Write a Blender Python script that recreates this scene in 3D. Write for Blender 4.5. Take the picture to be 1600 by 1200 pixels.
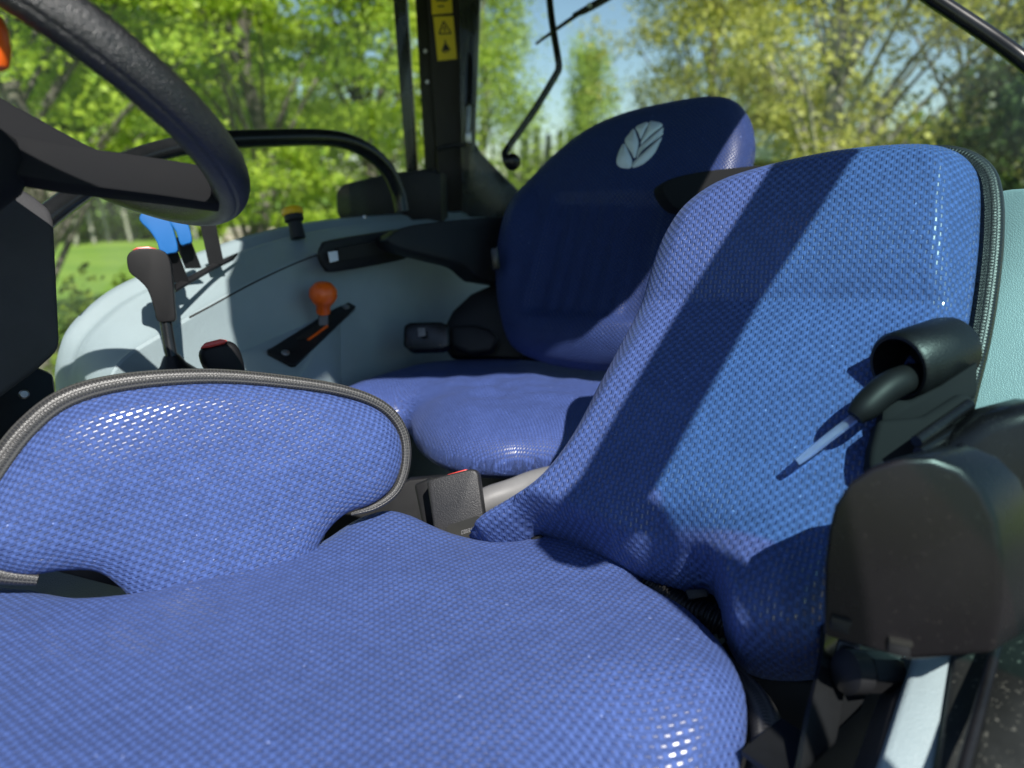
import bpy, bmesh, math, random
import numpy as np
from mathutils import Vector, Matrix, noise
from mathutils.geometry import delaunay_2d_cdt

for o in list(bpy.data.objects): bpy.data.objects.remove(o)
sc = bpy.context.scene
COL = sc.collection

# ------------------------------------------------------------------ camera
FP = 1208.0; PITCH = math.radians(14.0); CAM = np.array([0.0, 0.0, 2.2])
cd = bpy.data.cameras.new('Camera'); cam = bpy.data.objects.new('Camera', cd); COL.objects.link(cam)
cam.location = CAM; cam.rotation_euler = (math.pi/2 - PITCH, 0, 0)
cd.sensor_width = 36.0; cd.lens = 36.0*FP/1600.0; cd.clip_start = 0.02; cd.clip_end = 2000
cd.dof.use_dof = True; cd.dof.focus_distance = 0.88; cd.dof.aperture_fstop = 3.5; cd.dof.aperture_blades = 0
sc.camera = cam
# ------------------------------------------------------------------ sun + sky
SUN = np.array([0.23, -0.65, 0.72]); SUN /= np.linalg.norm(SUN)
ELEV = math.asin(SUN[2])
w = bpy.data.worlds.new('World'); sc.world = w; w.use_nodes = True
wn = w.node_tree.nodes; wl = w.node_tree.links
bg = wn['Background']; sky = wn.new('ShaderNodeTexSky'); sky.sky_type = 'NISHITA'; sky.sun_disc = False
sky.sun_elevation = ELEV; sky.sun_rotation = math.atan2(SUN[0], SUN[1])
sky.air_density = 1.1; sky.dust_density = 0.3; sky.ozone_density = 2.5
wl.new(sky.outputs[0], bg.inputs[0]); bg.inputs[1].default_value = 0.078
sd = bpy.data.lights.new('Sun', 'SUN'); so = bpy.data.objects.new('Sun', sd); COL.objects.link(so)
sd.energy = 5.0; sd.angle = math.radians(0.53); sd.color = (1.0, 0.955, 0.89)
so.rotation_euler = Vector(SUN).to_track_quat('Z', 'Y').to_euler(); so.location = (3, -3, 6)
sc.view_settings.view_transform = 'Standard'; sc.view_settings.look = 'None'
sc.view_settings.exposure = 0.64; sc.view_settings.gamma = 1.0
sc.render.engine = 'CYCLES'
sc.cycles.max_bounces = 8; sc.cycles.transparent_max_bounces = 12

# ------------------------------------------------------------------ geometry helpers
fw = np.array([0, math.cos(PITCH), -math.sin(PITCH)]); up = np.array([0, math.sin(PITCH), math.cos(PITCH)]); rt = np.array([1.0, 0, 0])
FWD = np.array([-0.55, -0.835, 0.0])          # towards the front of the tractor
INW = np.array([0.835, -0.55, 0.0])           # from the far side wall into the cab
Z = np.array([0, 0, 1.0])
def ray(x, y): return fw + (x-800)/FP*rt - (y-600)/FP*up
def P(x, y, d): return CAM + d*ray(x, y)
def hit(x, y, o, n):
    v = ray(x, y); return CAM + v*(np.dot(o-CAM, n)/np.dot(v, n))
def plane3(a, b, c):
    n = np.cross(b-a, c-a); n /= np.linalg.norm(n)
    return n if np.dot(n, CAM-a) > 0 else -n
def nrm(v): v = np.asarray(v, float); return v/np.linalg.norm(v)

def catmull(pts, n, closed=False):
    pts = np.asarray(pts, float); m = len(pts); out = []
    segs = m if closed else m-1
    for i in range(segs):
        if closed: p0, p1, p2, p3 = pts[(i-1) % m], pts[i], pts[(i+1) % m], pts[(i+2) % m]
        else: p0, p1, p2, p3 = pts[max(i-1, 0)], pts[i], pts[i+1], pts[min(i+2, m-1)]
        for k in range(n):
            t = k/n
            out.append(0.5*((2*p1)+(-p0+p2)*t+(2*p0-5*p1+4*p2-p3)*t*t+(-p0+3*p1-3*p2+p3)*t**3))
    if not closed: out.append(pts[-1])
    return np.array(out)

def thing(name, label, cat, loc, group=None):
    o = bpy.data.objects.new(name, None); COL.objects.link(o); o.empty_display_size = 0.05
    o.location = tuple(float(c) for c in loc); o['label'] = label; o['category'] = cat
    if group: o['group'] = group
    return o
def world_loc(o):
    l = Vector(o.location)
    while o.parent: o = o.parent; l += o.location
    return l
def obj(name, verts, faces, mat, parent=None, smooth=True, uv=None, auto=None):
    V = np.asarray(verts, float); c = (V.min(0)+V.max(0))/2
    me = bpy.data.meshes.new(name); me.from_pydata((V-c).tolist(), [], [tuple(int(i) for i in f) for f in faces]); me.update()
    if smooth: me.polygons.foreach_set('use_smooth', [True]*len(me.polygons))
    if uv is not None:
        lay = me.uv_layers.new(name='UVMap'); idx = np.empty(len(me.loops), int); me.loops.foreach_get('vertex_index', idx)
        lay.data.foreach_set('uv', np.asarray(uv, float)[idx].ravel())
    if mat: me.materials.append(mat)
    if auto: me.set_sharp_from_angle(angle=math.radians(auto))
    o = bpy.data.objects.new(name, me); COL.objects.link(o)
    if parent: o.parent = parent; o.location = Vector(c)-world_loc(parent)
    else: o.location = Vector(c)
    return o
def tag(o, label, cat, group=None):
    o['label'] = label; o['category'] = cat
    if group: o['group'] = group
    return o
def from_bm(name, bm, mat, parent=None, auto=40):
    bm.normal_update(); bm.verts.index_update()
    V = [v.co[:] for v in bm.verts]; Fc = [[v.index for v in f.verts] for f in bm.faces]; bm.free()
    return obj(name, V, Fc, mat, parent, True, None, auto)

def slab_bm(front, ext, bevel=0.0, segs=2, bm=None):
    """closed prism: front polygon (world points) extruded by vector ext; edges rounded"""
    own = bmesh.new()
    f = [own.verts.new(tuple(p)) for p in front]; b = [own.verts.new(tuple(np.asarray(p)+ext)) for p in front]
    n = len(f); own.faces.new(f); own.faces.new(b[::-1])
    for i in range(n): own.faces.new((f[i], b[i], b[(i+1) % n], f[(i+1) % n]))
    bmesh.ops.recalc_face_normals(own, faces=own.faces)
    if bevel > 0:
        ed = [e for e in own.edges if len(e.link_faces) == 2 and e.calc_face_angle(0) > 0.5]
        bmesh.ops.bevel(own, geom=ed, offset=bevel, segments=segs, affect='EDGES', profile=0.5, clamp_overlap=True)
    return own
def slab(name, px, d, thick, mat, parent=None, n=None, bevel=0.0, segs=2, smooth_poly=0, ext=None, auto=40):
    """outline traced in the picture, put on the plane through depth d with normal n, given thickness"""
    px = np.asarray(px, float)
    if smooth_poly: px = catmull(px, smooth_poly, True)
    if n is None: n = nrm([0, -1, 0.12])
    c = px.mean(0); o0 = P(c[0], c[1], d)
    front = [hit(x, y, o0, n) for x, y in px]
    e = -np.asarray(n)*thick if ext is None else np.asarray(ext)
    return from_bm(name, slab_bm(front, e, bevel, segs), mat, parent, auto)
def box(name, c, ax, ay, az, mat, parent=None, bevel=0.0, segs=2):
    c, ax, ay, az = [np.asarray(v, float) for v in (c, ax, ay, az)]
    fr = [c-ax-ay-az, c+ax-ay-az, c+ax+ay-az, c-ax+ay-az]
    return from_bm(name, slab_bm(fr, 2*az, bevel, segs), mat, parent)
def tube_data(pts, rad, seg=12, cap=True):
    pts = np.asarray(pts, float); n = len(pts); rad = np.broadcast_to(np.asarray(rad, float), (n,)) if np.ndim(rad) <= 1 else rad
    tan = np.gradient(pts, axis=0); tan /= np.linalg.norm(tan, axis=1)[:, None]
    ref = np.cross(tan[0], Z if abs(tan[0][2]) < 0.9 else rt); ref /= np.linalg.norm(ref)
    V = []; UV = []; L = 0.0
    for i in range(n):
        ref = ref - tan[i]*np.dot(ref, tan[i]); ref /= np.linalg.norm(ref); bi = np.cross(tan[i], ref)
        if i: L += np.linalg.norm(pts[i]-pts[i-1])
        for k in range(seg):
            a = 2*math.pi*k/seg
            V.append(pts[i]+rad[i]*(math.cos(a)*ref+math.sin(a)*bi)); UV.append((L, k/seg))
    Fc = []
    for i in range(n-1):
        for k in range(seg):
            a = i*seg+k; b = i*seg+(k+1) % seg; Fc.append((a, b, b+seg, a+seg))
    if cap: Fc.append(tuple(range(seg))[::-1]); Fc.append(tuple(range((n-1)*seg, n*seg)))
    return V, Fc, UV
def tube(name, pts, rad, mat, parent=None, seg=12, sub=8, closed=False, auto=50):
    pts = np.asarray(pts, float)
    if np.ndim(rad) == 1:
        q = catmull(np.hstack([pts, np.asarray(rad, float)[:, None]]), sub, closed) if sub > 1 else np.hstack([pts, np.asarray(rad, float)[:, None]])
        pts, rad = q[:, :3], q[:, 3]
    elif sub > 1: pts = catmull(pts, sub, closed)
    if closed: pts = np.vstack([pts, pts[:1]])
    V, Fc, UV = tube_data(pts, rad, seg, not closed)
    return obj(name, V, Fc, mat, parent, True, UV, auto)
def lathe(name, base, axis, prof, mat, parent=None, seg=24, auto=40):
    """prof: (distance along axis, radius)"""
    axis = nrm(axis); a = nrm(np.cross(axis, [0.3, 0.9, 0.2])); b = np.cross(axis, a); V = []; Fc = []
    for h, r in prof:
        for k in range(seg):
            t = 2*math.pi*k/seg; V.append(np.asarray(base)+axis*h+r*(math.cos(t)*a+math.sin(t)*b))
    for i in range(len(prof)-1):
        for k in range(seg):
            p = i*seg+k; q = i*seg+(k+1) % seg; Fc.append((p, q, q+seg, p+seg))
    Fc.append(tuple(range(seg))[::-1]); Fc.append(tuple(range((len(prof)-1)*seg, len(prof)*seg)))
    return obj(name, V, Fc, mat, parent, True, None, auto)

# ------------------------------------------------------------------ materials
class NT:
    def __init__(s, name):
        s.m = bpy.data.materials.new(name); s.m.use_nodes = True; s.t = s.m.node_tree; s.n = s.t.nodes; s.l = s.t.links
        s.b = s.n['Principled BSDF']; s.out = s.n['Material Output']
    def new(s, typ, **kw):
        x = s.n.new(typ)
        for k, v in kw.items(): setattr(x, k, v)
        return x
    def val(s, sock, v):
        if isinstance(v, (int, float)): sock.default_value = v
        elif isinstance(v, (tuple, list)): sock.default_value = v if len(v) == len(sock.default_value) else (*v, 1.0)
        else: s.l.new(v, sock)
    def math(s, op, a, b=0.0, c=0.0):
        x = s.new('ShaderNodeMath', operation=op); s.val(x.inputs[0], a); s.val(x.inputs[1], b); s.val(x.inputs[2], c); return x.outputs[0]
    def mix(s, f, a, b):
        x = s.new('ShaderNodeMix', data_type='RGBA'); s.val(x.inputs[0], f); s.val(x.inputs[6], a); s.val(x.inputs[7], b); return x.outputs[2]
    def ss(s, v, lo, hi, a=0.0, b=1.0):
        x = s.new('ShaderNodeMapRange', interpolation_type='SMOOTHSTEP'); s.val(x.inputs[0], v); s.val(x.inputs[1], lo); s.val(x.inputs[2], hi); s.val(x.inputs[3], a); s.val(x.inputs[4], b); return x.outputs[0]
    def noise(s, vec, scale, detail=2.0, rough=0.5):
        x = s.new('ShaderNodeTexNoise'); x.inputs['Scale'].default_value = scale; x.inputs['Detail'].default_value = detail; x.inputs['Roughness'].default_value = rough
        if vec is not None: s.l.new(vec, x.inputs['Vector'])
        return x.outputs[0]
    def coord(s, which='Object'): return s.new('ShaderNodeTexCoord').outputs[which]
    def bump(s, h, strength, dist):
        x = s.new('ShaderNodeBump'); x.inputs['Strength'].default_value = strength; x.inputs['Distance'].default_value = dist; s.l.new(h, x.inputs['Height']); s.l.new(x.outputs[0], s.b.inputs['Normal'])
    def set(s, **kw):
        for k, v in kw.items(): s.val(s.b.inputs[k], v)
        return s

def plastic(name, col, rough=0.45, spec=0.5, grain=900.0, gstr=0.25, dist=0.0004, dust=0.0, dustcol=(0.30, 0.28, 0.25), vary=0.25):
    m = NT(name); oc = m.coord()
    big = m.noise(oc, 14.0, 4.0, 0.6); fine = m.noise(oc, grain, 2.0, 0.6)
    c = m.mix(m.ss(big, 0.3, 0.7), tuple(x*(1-vary) for x in col), tuple(min(1, x*(1+vary)) for x in col))
    if dust:
        sp = m.noise(oc, 260.0, 2.0, 0.6); c = m.mix(m.math('MULTIPLY', m.ss(sp, 0.62, 0.72), dust), c, dustcol)
    m.set(**{'Base Color': c, 'Specular IOR Level': spec, 'Roughness': m.ss(big, 0.2, 0.8, rough*0.85, min(1, rough*1.15))})
    m.bump(fine, gstr, dist)
    return m.m

def fabric(name, base=(0.047, 0.082, 0.235), dark=(0.010, 0.017, 0.082), per=0.0095, row=0.0049, spec=0.6, coat=1.0, cr=0.2):
    m = NT(name); uv = m.coord('UV'); sp = m.new('ShaderNodeSeparateXYZ'); m.l.new(uv, sp.inputs[0])
    # wobble so the rows are not machine straight
    wob = m.math('MULTIPLY', m.math('SUBTRACT', m.noise(uv, 22.0, 2.0), 0.5), 0.004)
    wob2 = m.math('MULTIPLY', m.math('SUBTRACT', m.noise(uv, 31.0, 2.0), 0.5), 0.003)
    u = m.math('ADD', sp.outputs[0], wob2); v = m.math('ADD', sp.outputs[1], wob)
    rv = m.math('DIVIDE', v, row); rid = m.math('FLOOR', rv); fv = m.math('FRACT', rv)
    uu = m.math('ADD', m.math('DIVIDE', u, per), m.math('MULTIPLY', rid, 0.5)); fu = m.math('FRACT', uu)
    du = m.math('ABSOLUTE', m.math('SUBTRACT', fu, 0.5)); dv = m.math('ABSOLUTE', m.math('SUBTRACT', fv, 0.5))
    cid = m.new('ShaderNodeCombineXYZ'); m.l.new(m.math('FLOOR', uu), cid.inputs[0]); m.l.new(rid, cid.inputs[1])
    wnz = m.new('ShaderNodeTexWhiteNoise', noise_dimensions='2D'); m.l.new(cid.outputs[0], wnz.inputs['Vector']); rnd = wnz.outputs['Value']
    mu = m.ss(du, 0.17, 0.31, 1.0, 0.0); mv = m.ss(dv, 0.06, 0.22, 1.0, 0.0); pil_ = m.math('MULTIPLY', m.ss(du, 0.20, 0.46), m.ss(dv, 0.20, 0.5, 1.0, 0.25))
    dash = m.math('MULTIPLY', mu, mv)
    # yarn fibres: fine streaks across the dashes + fuzz
    mp = m.new('ShaderNodeMapping'); mp.inputs['Scale'].default_value = (1500.0, 520.0, 1.0); m.l.new(uv, mp.inputs[0])
    fib = m.noise(mp.outputs[0], 1.0, 2.0, 0.6)
    mp2 = m.new('ShaderNodeMapping'); mp2.inputs['Scale'].default_value = (260.0, 420.0, 1.0); m.l.new(uv, mp2.inputs[0])
    fuzz = m.noise(mp2.outputs[0], 1.0, 3.0, 0.65)
    spark = m.ss(fuzz, 0.64, 0.76)
    stain = m.noise(uv, 7.0, 3.0, 0.6)
    c1 = m.mix(m.ss(fib, 0.3, 0.7), tuple(x*0.62 for x in base), tuple(x*1.35 for x in base))
    c1 = m.mix(m.math('MULTIPLY', spark, 0.6), c1, tuple(min(1, x*3.0) for x in base))
    c1 = m.mix(m.math('MULTIPLY', m.ss(stain, 0.55, 0.75), 0.18), c1, tuple(x*0.6 for x in base))
    mp3 = m.new('ShaderNodeMapping'); mp3.inputs['Scale'].default_value = (170.0, 170.0, 1.0); m.l.new(uv, mp3.inputs[0])
    fleck = m.ss(m.noise(mp3.outputs[0], 1.0, 1.0), 0.755, 0.80); c1 = m.mix(m.math('MULTIPLY', fleck, 0.7), c1, (0.35, 0.45, 0.85))
    cid2 = m.new('ShaderNodeCombineXYZ'); m.l.new(m.math('FLOOR', m.math('ADD', uu, 0.5)), cid2.inputs[0]); m.l.new(rid, cid2.inputs[1])
    wn2 = m.new('ShaderNodeTexWhiteNoise', noise_dimensions='2D'); m.l.new(cid2.outputs[0], wn2.inputs['Vector'])
    c1 = m.mix(m.math('MULTIPLY', wn2.outputs['Value'], 0.55), c1, tuple(x*0.55 for x in base))
    c1 = m.mix(m.math('MULTIPLY', pil_, 0.42), c1, tuple(x*1.7 for x in base)); c1 = m.mix(m.math('MULTIPLY', m.ss(dv, 0.36, 0.5), 0.30), c1, tuple(x*0.5 for x in base))
    dk = m.mix(rnd, dark, tuple(x*1.8 for x in dark))
    col = m.mix(m.math('MULTIPLY', dash, 0.66), c1, dk)
    m.set(**{'Base Color': col, 'Roughness': m.math('ADD', m.math('MULTIPLY', dash, -0.46), 0.80),
             'Specular IOR Level': m.math('ADD', m.math('MULTIPLY', dash, spec), 0.22),
             'Coat Weight': m.math('MULTIPLY', dash, coat), 'Coat Roughness': cr, 'Coat IOR': 1.6, 'Sheen Weight': 0.08, 'Sheen Roughness': 0.4, 'Sheen Tint': (0.45, 0.55, 0.95)})
    # pillow of yarn between the dashes; the dash itself a smooth shallow float
    h = m.math('ADD', m.math('MULTIPLY', dash, -0.55), m.math('MULTIPLY', m.math('SUBTRACT', 1.0, dash), m.math('ADD', m.math('MULTIPLY', fib, 0.30), m.math('MULTIPLY', fuzz, 0.35))))
    h = m.math('ADD', h, m.math('MULTIPLY', pil_, 0.55)); m.bump(h, 0.8, 0.0011)
    return m.m

M = {}
M['fabric'] = fabric('blue_seat_fabric')
M['fabric_shade'] = fabric('shade_darkened_driver_fabric', spec=0.5, base=(0.017, 0.034, 0.122), dark=(0.006, 0.010, 0.05), cr=0.36, coat=0.7, per=0.0075, row=0.0042)  # same cloth as the cushion, darkened to put the shade into its colour
M['fabric_cushion'] = fabric('blue_driver_cushion_fabric', base=(0.042, 0.072, 0.225), dark=(0.009, 0.015, 0.075), spec=0.5, cr=0.34, per=0.0075, row=0.0042)
M['black'] = plastic('black_plastic', (0.012, 0.0125, 0.014), 0.5, 0.28, 1100, 0.35, 0.0004, vary=0.2)
M['blackgloss'] = plastic('black_painted_steel', (0.010, 0.011, 0.012), 0.24, 0.4, 300, 0.05, 0.0003, vary=0.2)
M['rubber'] = plastic('black_rubber', (0.006, 0.0062, 0.0072), 0.40, 0.34, 420, 0.5, 0.0007, vary=0.3)
M['wheel'] = plastic('steering_wheel_skin', (0.010, 0.010, 0.0105), 0.36, 0.9, 600, 1.0, 0.0014, vary=0.1)
M['matt'] = plastic('matt_black_moulding', (0.012, 0.0125, 0.014), 0.8, 0.10, 900, 0.3, 0.0004, vary=0.15)
M['grip'] = plastic('smooth_black_grip', (0.007, 0.007, 0.008), 0.5, 0.22, 500, 0.04, 0.0002, vary=0.1)
M['dash'] = plastic('dash_plastic', (0.052, 0.052, 0.056), 0.7, 0.2, 900, 0.5, 0.0005, vary=0.12)
M['pillar'] = plastic('pillar_coating', (0.022, 0.020, 0.020), 0.6, 0.3, 700, 0.3, vary=0.2)
M['olive'] = plastic('window_seal', (0.014, 0.016, 0.010), 0.5, 0.35, 700, 0.2, vary=0.3)
M['housing'] = plastic('reel_housing_plastic', (0.0065, 0.006, 0.0072), 0.27, 0.38, 1300, 0.35, 0.0003, dust=0.15, dustcol=(0.06, 0.055, 0.05), vary=0.12)
M['buckle'] = plastic('buckle_plastic', (0.020, 0.020, 0.0215), 0.45, 0.45, 620, 0.8, 0.0006, vary=0.12)
M['sill'] = plastic('dusty_sill', (0.016, 0.018, 0.017), 0.5, 0.4, 500, 0.4, dust=0.6, dustcol=(0.20, 0.20, 0.17), vary=0.35)
M['orange'] = plastic('orange_plastic', (0.80, 0.12, 0.008), 0.35, 0.5, 700, 0.05, vary=0.06)
M['red'] = plastic('red_plastic', (0.62, 0.055, 0.045), 0.32, 0.5, 700, 0.05, vary=0.08)
M['bluek'] = plastic('blue_plastic', (0.005, 0.105, 0.33), 0.45, 0.35, 700, 0.06, vary=0.06)
M['yellow'] = plastic('yellow_plastic', (0.72, 0.42, 0.01), 0.4, 0.5, 700, 0.05, vary=0.05)
M['sticker'] = plastic('yellow_sticker', (0.70, 0.52, 0.01), 0.45, 0.4, 200, 0.02, vary=0.04)
M['ink'] = plastic('black_ink', (0.02, 0.02, 0.018), 0.5, 0.3, 200, 0.02, vary=0.1)
M['white'] = plastic('white_print', (0.70, 0.74, 0.78), 0.5, 0.3, 200, 0.02, vary=0.05)
M['logo'] = plastic('logo_print', (0.66, 0.74, 0.80), 0.6, 0.3, 700, 0.15, vary=0.06)
M['steel'] = plastic('zinc_steel', (0.42, 0.43, 0.44), 0.35, 0.6, 200, 0.1, vary=0.15); M['steel'].node_tree.nodes['Principled BSDF'].inputs['Metallic'].default_value = 0.9
M['greyplastic'] = plastic('grey_plastic', (0.16, 0.16, 0.165), 0.5, 0.35, 800, 0.3, vary=0.1)

def panel_mat(name, col):
    m = NT(name); oc = m.coord()
    vo = m.new('ShaderNodeTexVoronoi', feature='DISTANCE_TO_EDGE'); vo.inputs['Scale'].default_value = 420.0; m.l.new(oc, vo.inputs['Vector'])
    big = m.noise(oc, 6.0, 4.0, 0.6)
    c = m.mix(m.ss(big, 0.3, 0.75), tuple(x*0.93 for x in col), tuple(min(1, x*1.05) for x in col))
    m.set(**{'Base Color': c, 'Roughness': 0.46, 'Specular IOR Level': 0.42}); m.bump(m.ss(vo.outputs['Distance'], 0.0, 0.25), 0.4, 0.0007)
    return m.m
M['panel'] = panel_mat('pale_grey_green_panel', (0.26, 0.328, 0.348))

def piping_mat(name='grey_woven_binding', k=0.8):
    m = NT(name); uv = m.coord('UV'); sp = m.new('ShaderNodeSeparateXYZ'); m.l.new(uv, sp.inputs[0])
    a = m.math('ABSOLUTE', m.math('SUBTRACT', m.math('FRACT', m.math('DIVIDE', sp.outputs[0], 0.0034)), 0.5))
    b = m.math('ABSOLUTE', m.math('SUBTRACT', m.math('FRACT', m.math('MULTIPLY', sp.outputs[1], 9.0)), 0.5))
    g = m.math('MULTIPLY', m.ss(a, 0.0, 0.22), m.ss(b, 0.0, 0.3))
    mp = m.new('ShaderNodeMapping'); mp.inputs['Scale'].default_value = (700, 40, 1); m.l.new(uv, mp.inputs[0])
    nz = m.noise(mp.outputs[0], 1.0, 3.0, 0.6)
    c = m.mix(nz, (0.014*k, 0.014*k, 0.0145*k), (0.046*k, 0.046*k, 0.047*k)); c = m.mix(g, (0.095*k, 0.094*k, 0.092*k), c)
    m.set(**{'Base Color': c, 'Roughness': 0.38, 'Specular IOR Level': 0.6}); m.bump(m.math('ADD', g, m.math('MULTIPLY', nz, 0.6)), 0.7, 0.0008)
    return m.m
M['piping'] = piping_mat()
M['piping_dark'] = piping_mat('black_woven_binding', 0.22)

def glass_mat(name, tint, refl=0.55, dust=0.05):
    m = NT(name); m.n.remove(m.b)
    tr = m.new('ShaderNodeBsdfTransparent'); tr.inputs[0].default_value = (*tint, 1)
    gl = m.new('ShaderNodeBsdfGlossy'); gl.inputs['Roughness'].default_value = 0.01
    fr = m.new('ShaderNodeFresnel'); fr.inputs[0].default_value = 1.45
    mx = m.new('ShaderNodeMixShader'); geo = m.new('ShaderNodeNewGeometry'); m.l.new(m.math('MULTIPLY', m.math('MULTIPLY', fr.outputs[0], refl), m.math('SUBTRACT', 1.0, geo.outputs['Backfacing'])), mx.inputs[0]); m.l.new(tr.outputs[0], mx.inputs[1]); m.l.new(gl.outputs[0], mx.inputs[2]); df = m.new('ShaderNodeBsdfDiffuse'); df.inputs[0].default_value = (0.55, 0.56, 0.55, 1); gp = m.new('ShaderNodeNewGeometry').outputs['Position']
    sm = m.math('MULTIPLY', m.ss(m.noise(gp, 3.5, 5.0, 0.65), 0.35, 0.75), dust); m2 = m.new('ShaderNodeMixShader'); m.l.new(sm, m2.inputs[0]); m.l.new(mx.outputs[0], m2.inputs[1]); m.l.new(df.outputs[0], m2.inputs[2])
    m.l.new(m2.outputs[0], m.out.inputs[0])
    return m.m
M['glass'] = glass_mat('window_glass', (0.93, 0.97, 0.94))
M['tint'] = glass_mat('green_tinted_glass', (0.76, 0.97, 0.955))

def leaf_mat(name, a, b, trans=0.35):
    m = NT(name); at = m.new('ShaderNodeAttribute', attribute_name='rnd'); r = at.outputs['Fac']
    c = m.mix(r, a, b)
    m.set(**{'Base Color': c, 'Roughness': 0.5, 'Specular IOR Level': 0.35})
    tl = m.new('ShaderNodeBsdfTranslucent'); m.l.new(m.mix(0.5, c, (b[0]*1.3, b[1]*1.25, b[2]*0.6)), tl.inputs[0])
    mx = m.new('ShaderNodeMixShader'); mx.inputs[0].default_value = trans
    m.l.new(m.b.outputs[0], mx.inputs[1]); m.l.new(tl.outputs[0], mx.inputs[2]); m.l.new(mx.outputs[0], m.out.inputs[0])
    return m.m
M['maple'] = leaf_mat('maple_leaf', (0.14, 0.25, 0.02), (0.50, 0.61, 0.07), 0.45)
M['olive_leaf'] = leaf_mat('olive_leaf', (0.19, 0.22, 0.05), (0.60, 0.58, 0.15), 0.42)
M['birch'] = leaf_mat('birch_leaf', (0.17, 0.28, 0.04), (0.42, 0.52, 0.09), 0.42)
M['darkleaf'] = leaf_mat('dark_leaf', (0.015, 0.035, 0.010), (0.06, 0.11, 0.02), 0.25)
M['needle'] = leaf_mat('spruce_needles', (0.03, 0.055, 0.03), (0.07, 0.10, 0.05), 0.15)
M['woodleaf'] = leaf_mat('wood_leaf', (0.06, 0.11, 0.015), (0.20, 0.27, 0.03), 0.3)
def bark_mat(name, a, b):
    m = NT(name); oc = m.coord(); n1 = m.noise(oc, 9.0, 5.0, 0.7)
    m.set(**{'Base Color': m.mix(m.ss(n1, 0.35, 0.65), a, b), 'Roughness': 0.9}); m.bump(n1, 0.6, 0.02); return m.m
M['bark'] = bark_mat('bark', (0.06, 0.05, 0.04), (0.19, 0.165, 0.14)); M['palebark'] = bark_mat('pale_bark', (0.14, 0.13, 0.10), (0.42, 0.40, 0.34))
def grass_mat():
    m = NT('meadow_grass'); g = m.new('ShaderNodeNewGeometry').outputs['Position']
    n1 = m.noise(g, 0.25, 5.0, 0.6); n2 = m.noise(g, 9.0, 4.0, 0.7)
    c = m.mix(m.ss(n1, 0.3, 0.7), (0.10, 0.21, 0.015), (0.20, 0.31, 0.03)); c = m.mix(m.math('MULTIPLY', m.ss(n2, 0.45, 0.7), 0.5), c, (0.30, 0.38, 0.07))
    m.set(**{'Base Color': c, 'Roughness': 0.9}); m.bump(n2, 0.8, 0.06); return m.m
M['grass'] = grass_mat()

# ================================================================== SETTING: meadow
def build_ground():
    n = 60; xs = np.concatenate([-np.geomspace(400, 2, n//2), [0], np.geomspace(2, 400, n//2)])
    V = [(x, y, 0.25*noise.noise(Vector((x*0.03, y*0.03, 0)))*min(1.0, max(0.0, (math.hypot(x, y)-16)/20))) for y in xs for x in xs]; k = len(xs)
    Fc = [(j*k+i, j*k+i+1, (j+1)*k+i+1, (j+1)*k+i) for j in range(k-1) for i in range(k-1)]
    o = obj('meadow', V, Fc, M['grass']); o['kind'] = 'structure'; o['label'] = 'mown green meadow seen through the side window'
build_ground()
def asphalt_mat():
    m = NT('worn_asphalt'); g = m.new('ShaderNodeNewGeometry').outputs['Position']; n1 = m.noise(g, 0.7, 5.0, 0.6); n2 = m.noise(g, 60.0, 3.0, 0.7)
    m.set(**{'Base Color': m.mix(m.ss(n1, 0.3, 0.7), (0.055, 0.055, 0.056), (0.10, 0.098, 0.095)), 'Roughness': 0.9}); m.bump(n2, 0.6, 0.01); return m.m
yv = [(-6, -16, 0.004), (14, -16, 0.004), (14, 3.2, 0.004), (2.5, 3.4, 0.004), (-3.0, 3.0, 0.004), (-6, 1.5, 0.004)]
yo = obj('unseen_asphalt_yard', yv, [tuple(range(6))], asphalt_mat(), None, False); yo['kind'] = 'structure'  # unseen ground sheet, added to keep green bounce off the cab

# ================================================================== TRACTOR CAB
CONS = -1.08                                   # far console face: INW . p
REAR = -1.56                                   # rear window plane: FWD . p
def onwall(x, y, off): return hit(x, y, INW*off, INW)
def onrear(x, y, off): return hit(x, y, FWD*off, FWD)
cab = thing('tractor_cab', 'black framed tractor cab with pale grey green side panels and glass all round', 'tractor cab', (0.0, 1.0, 0.9))

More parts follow.
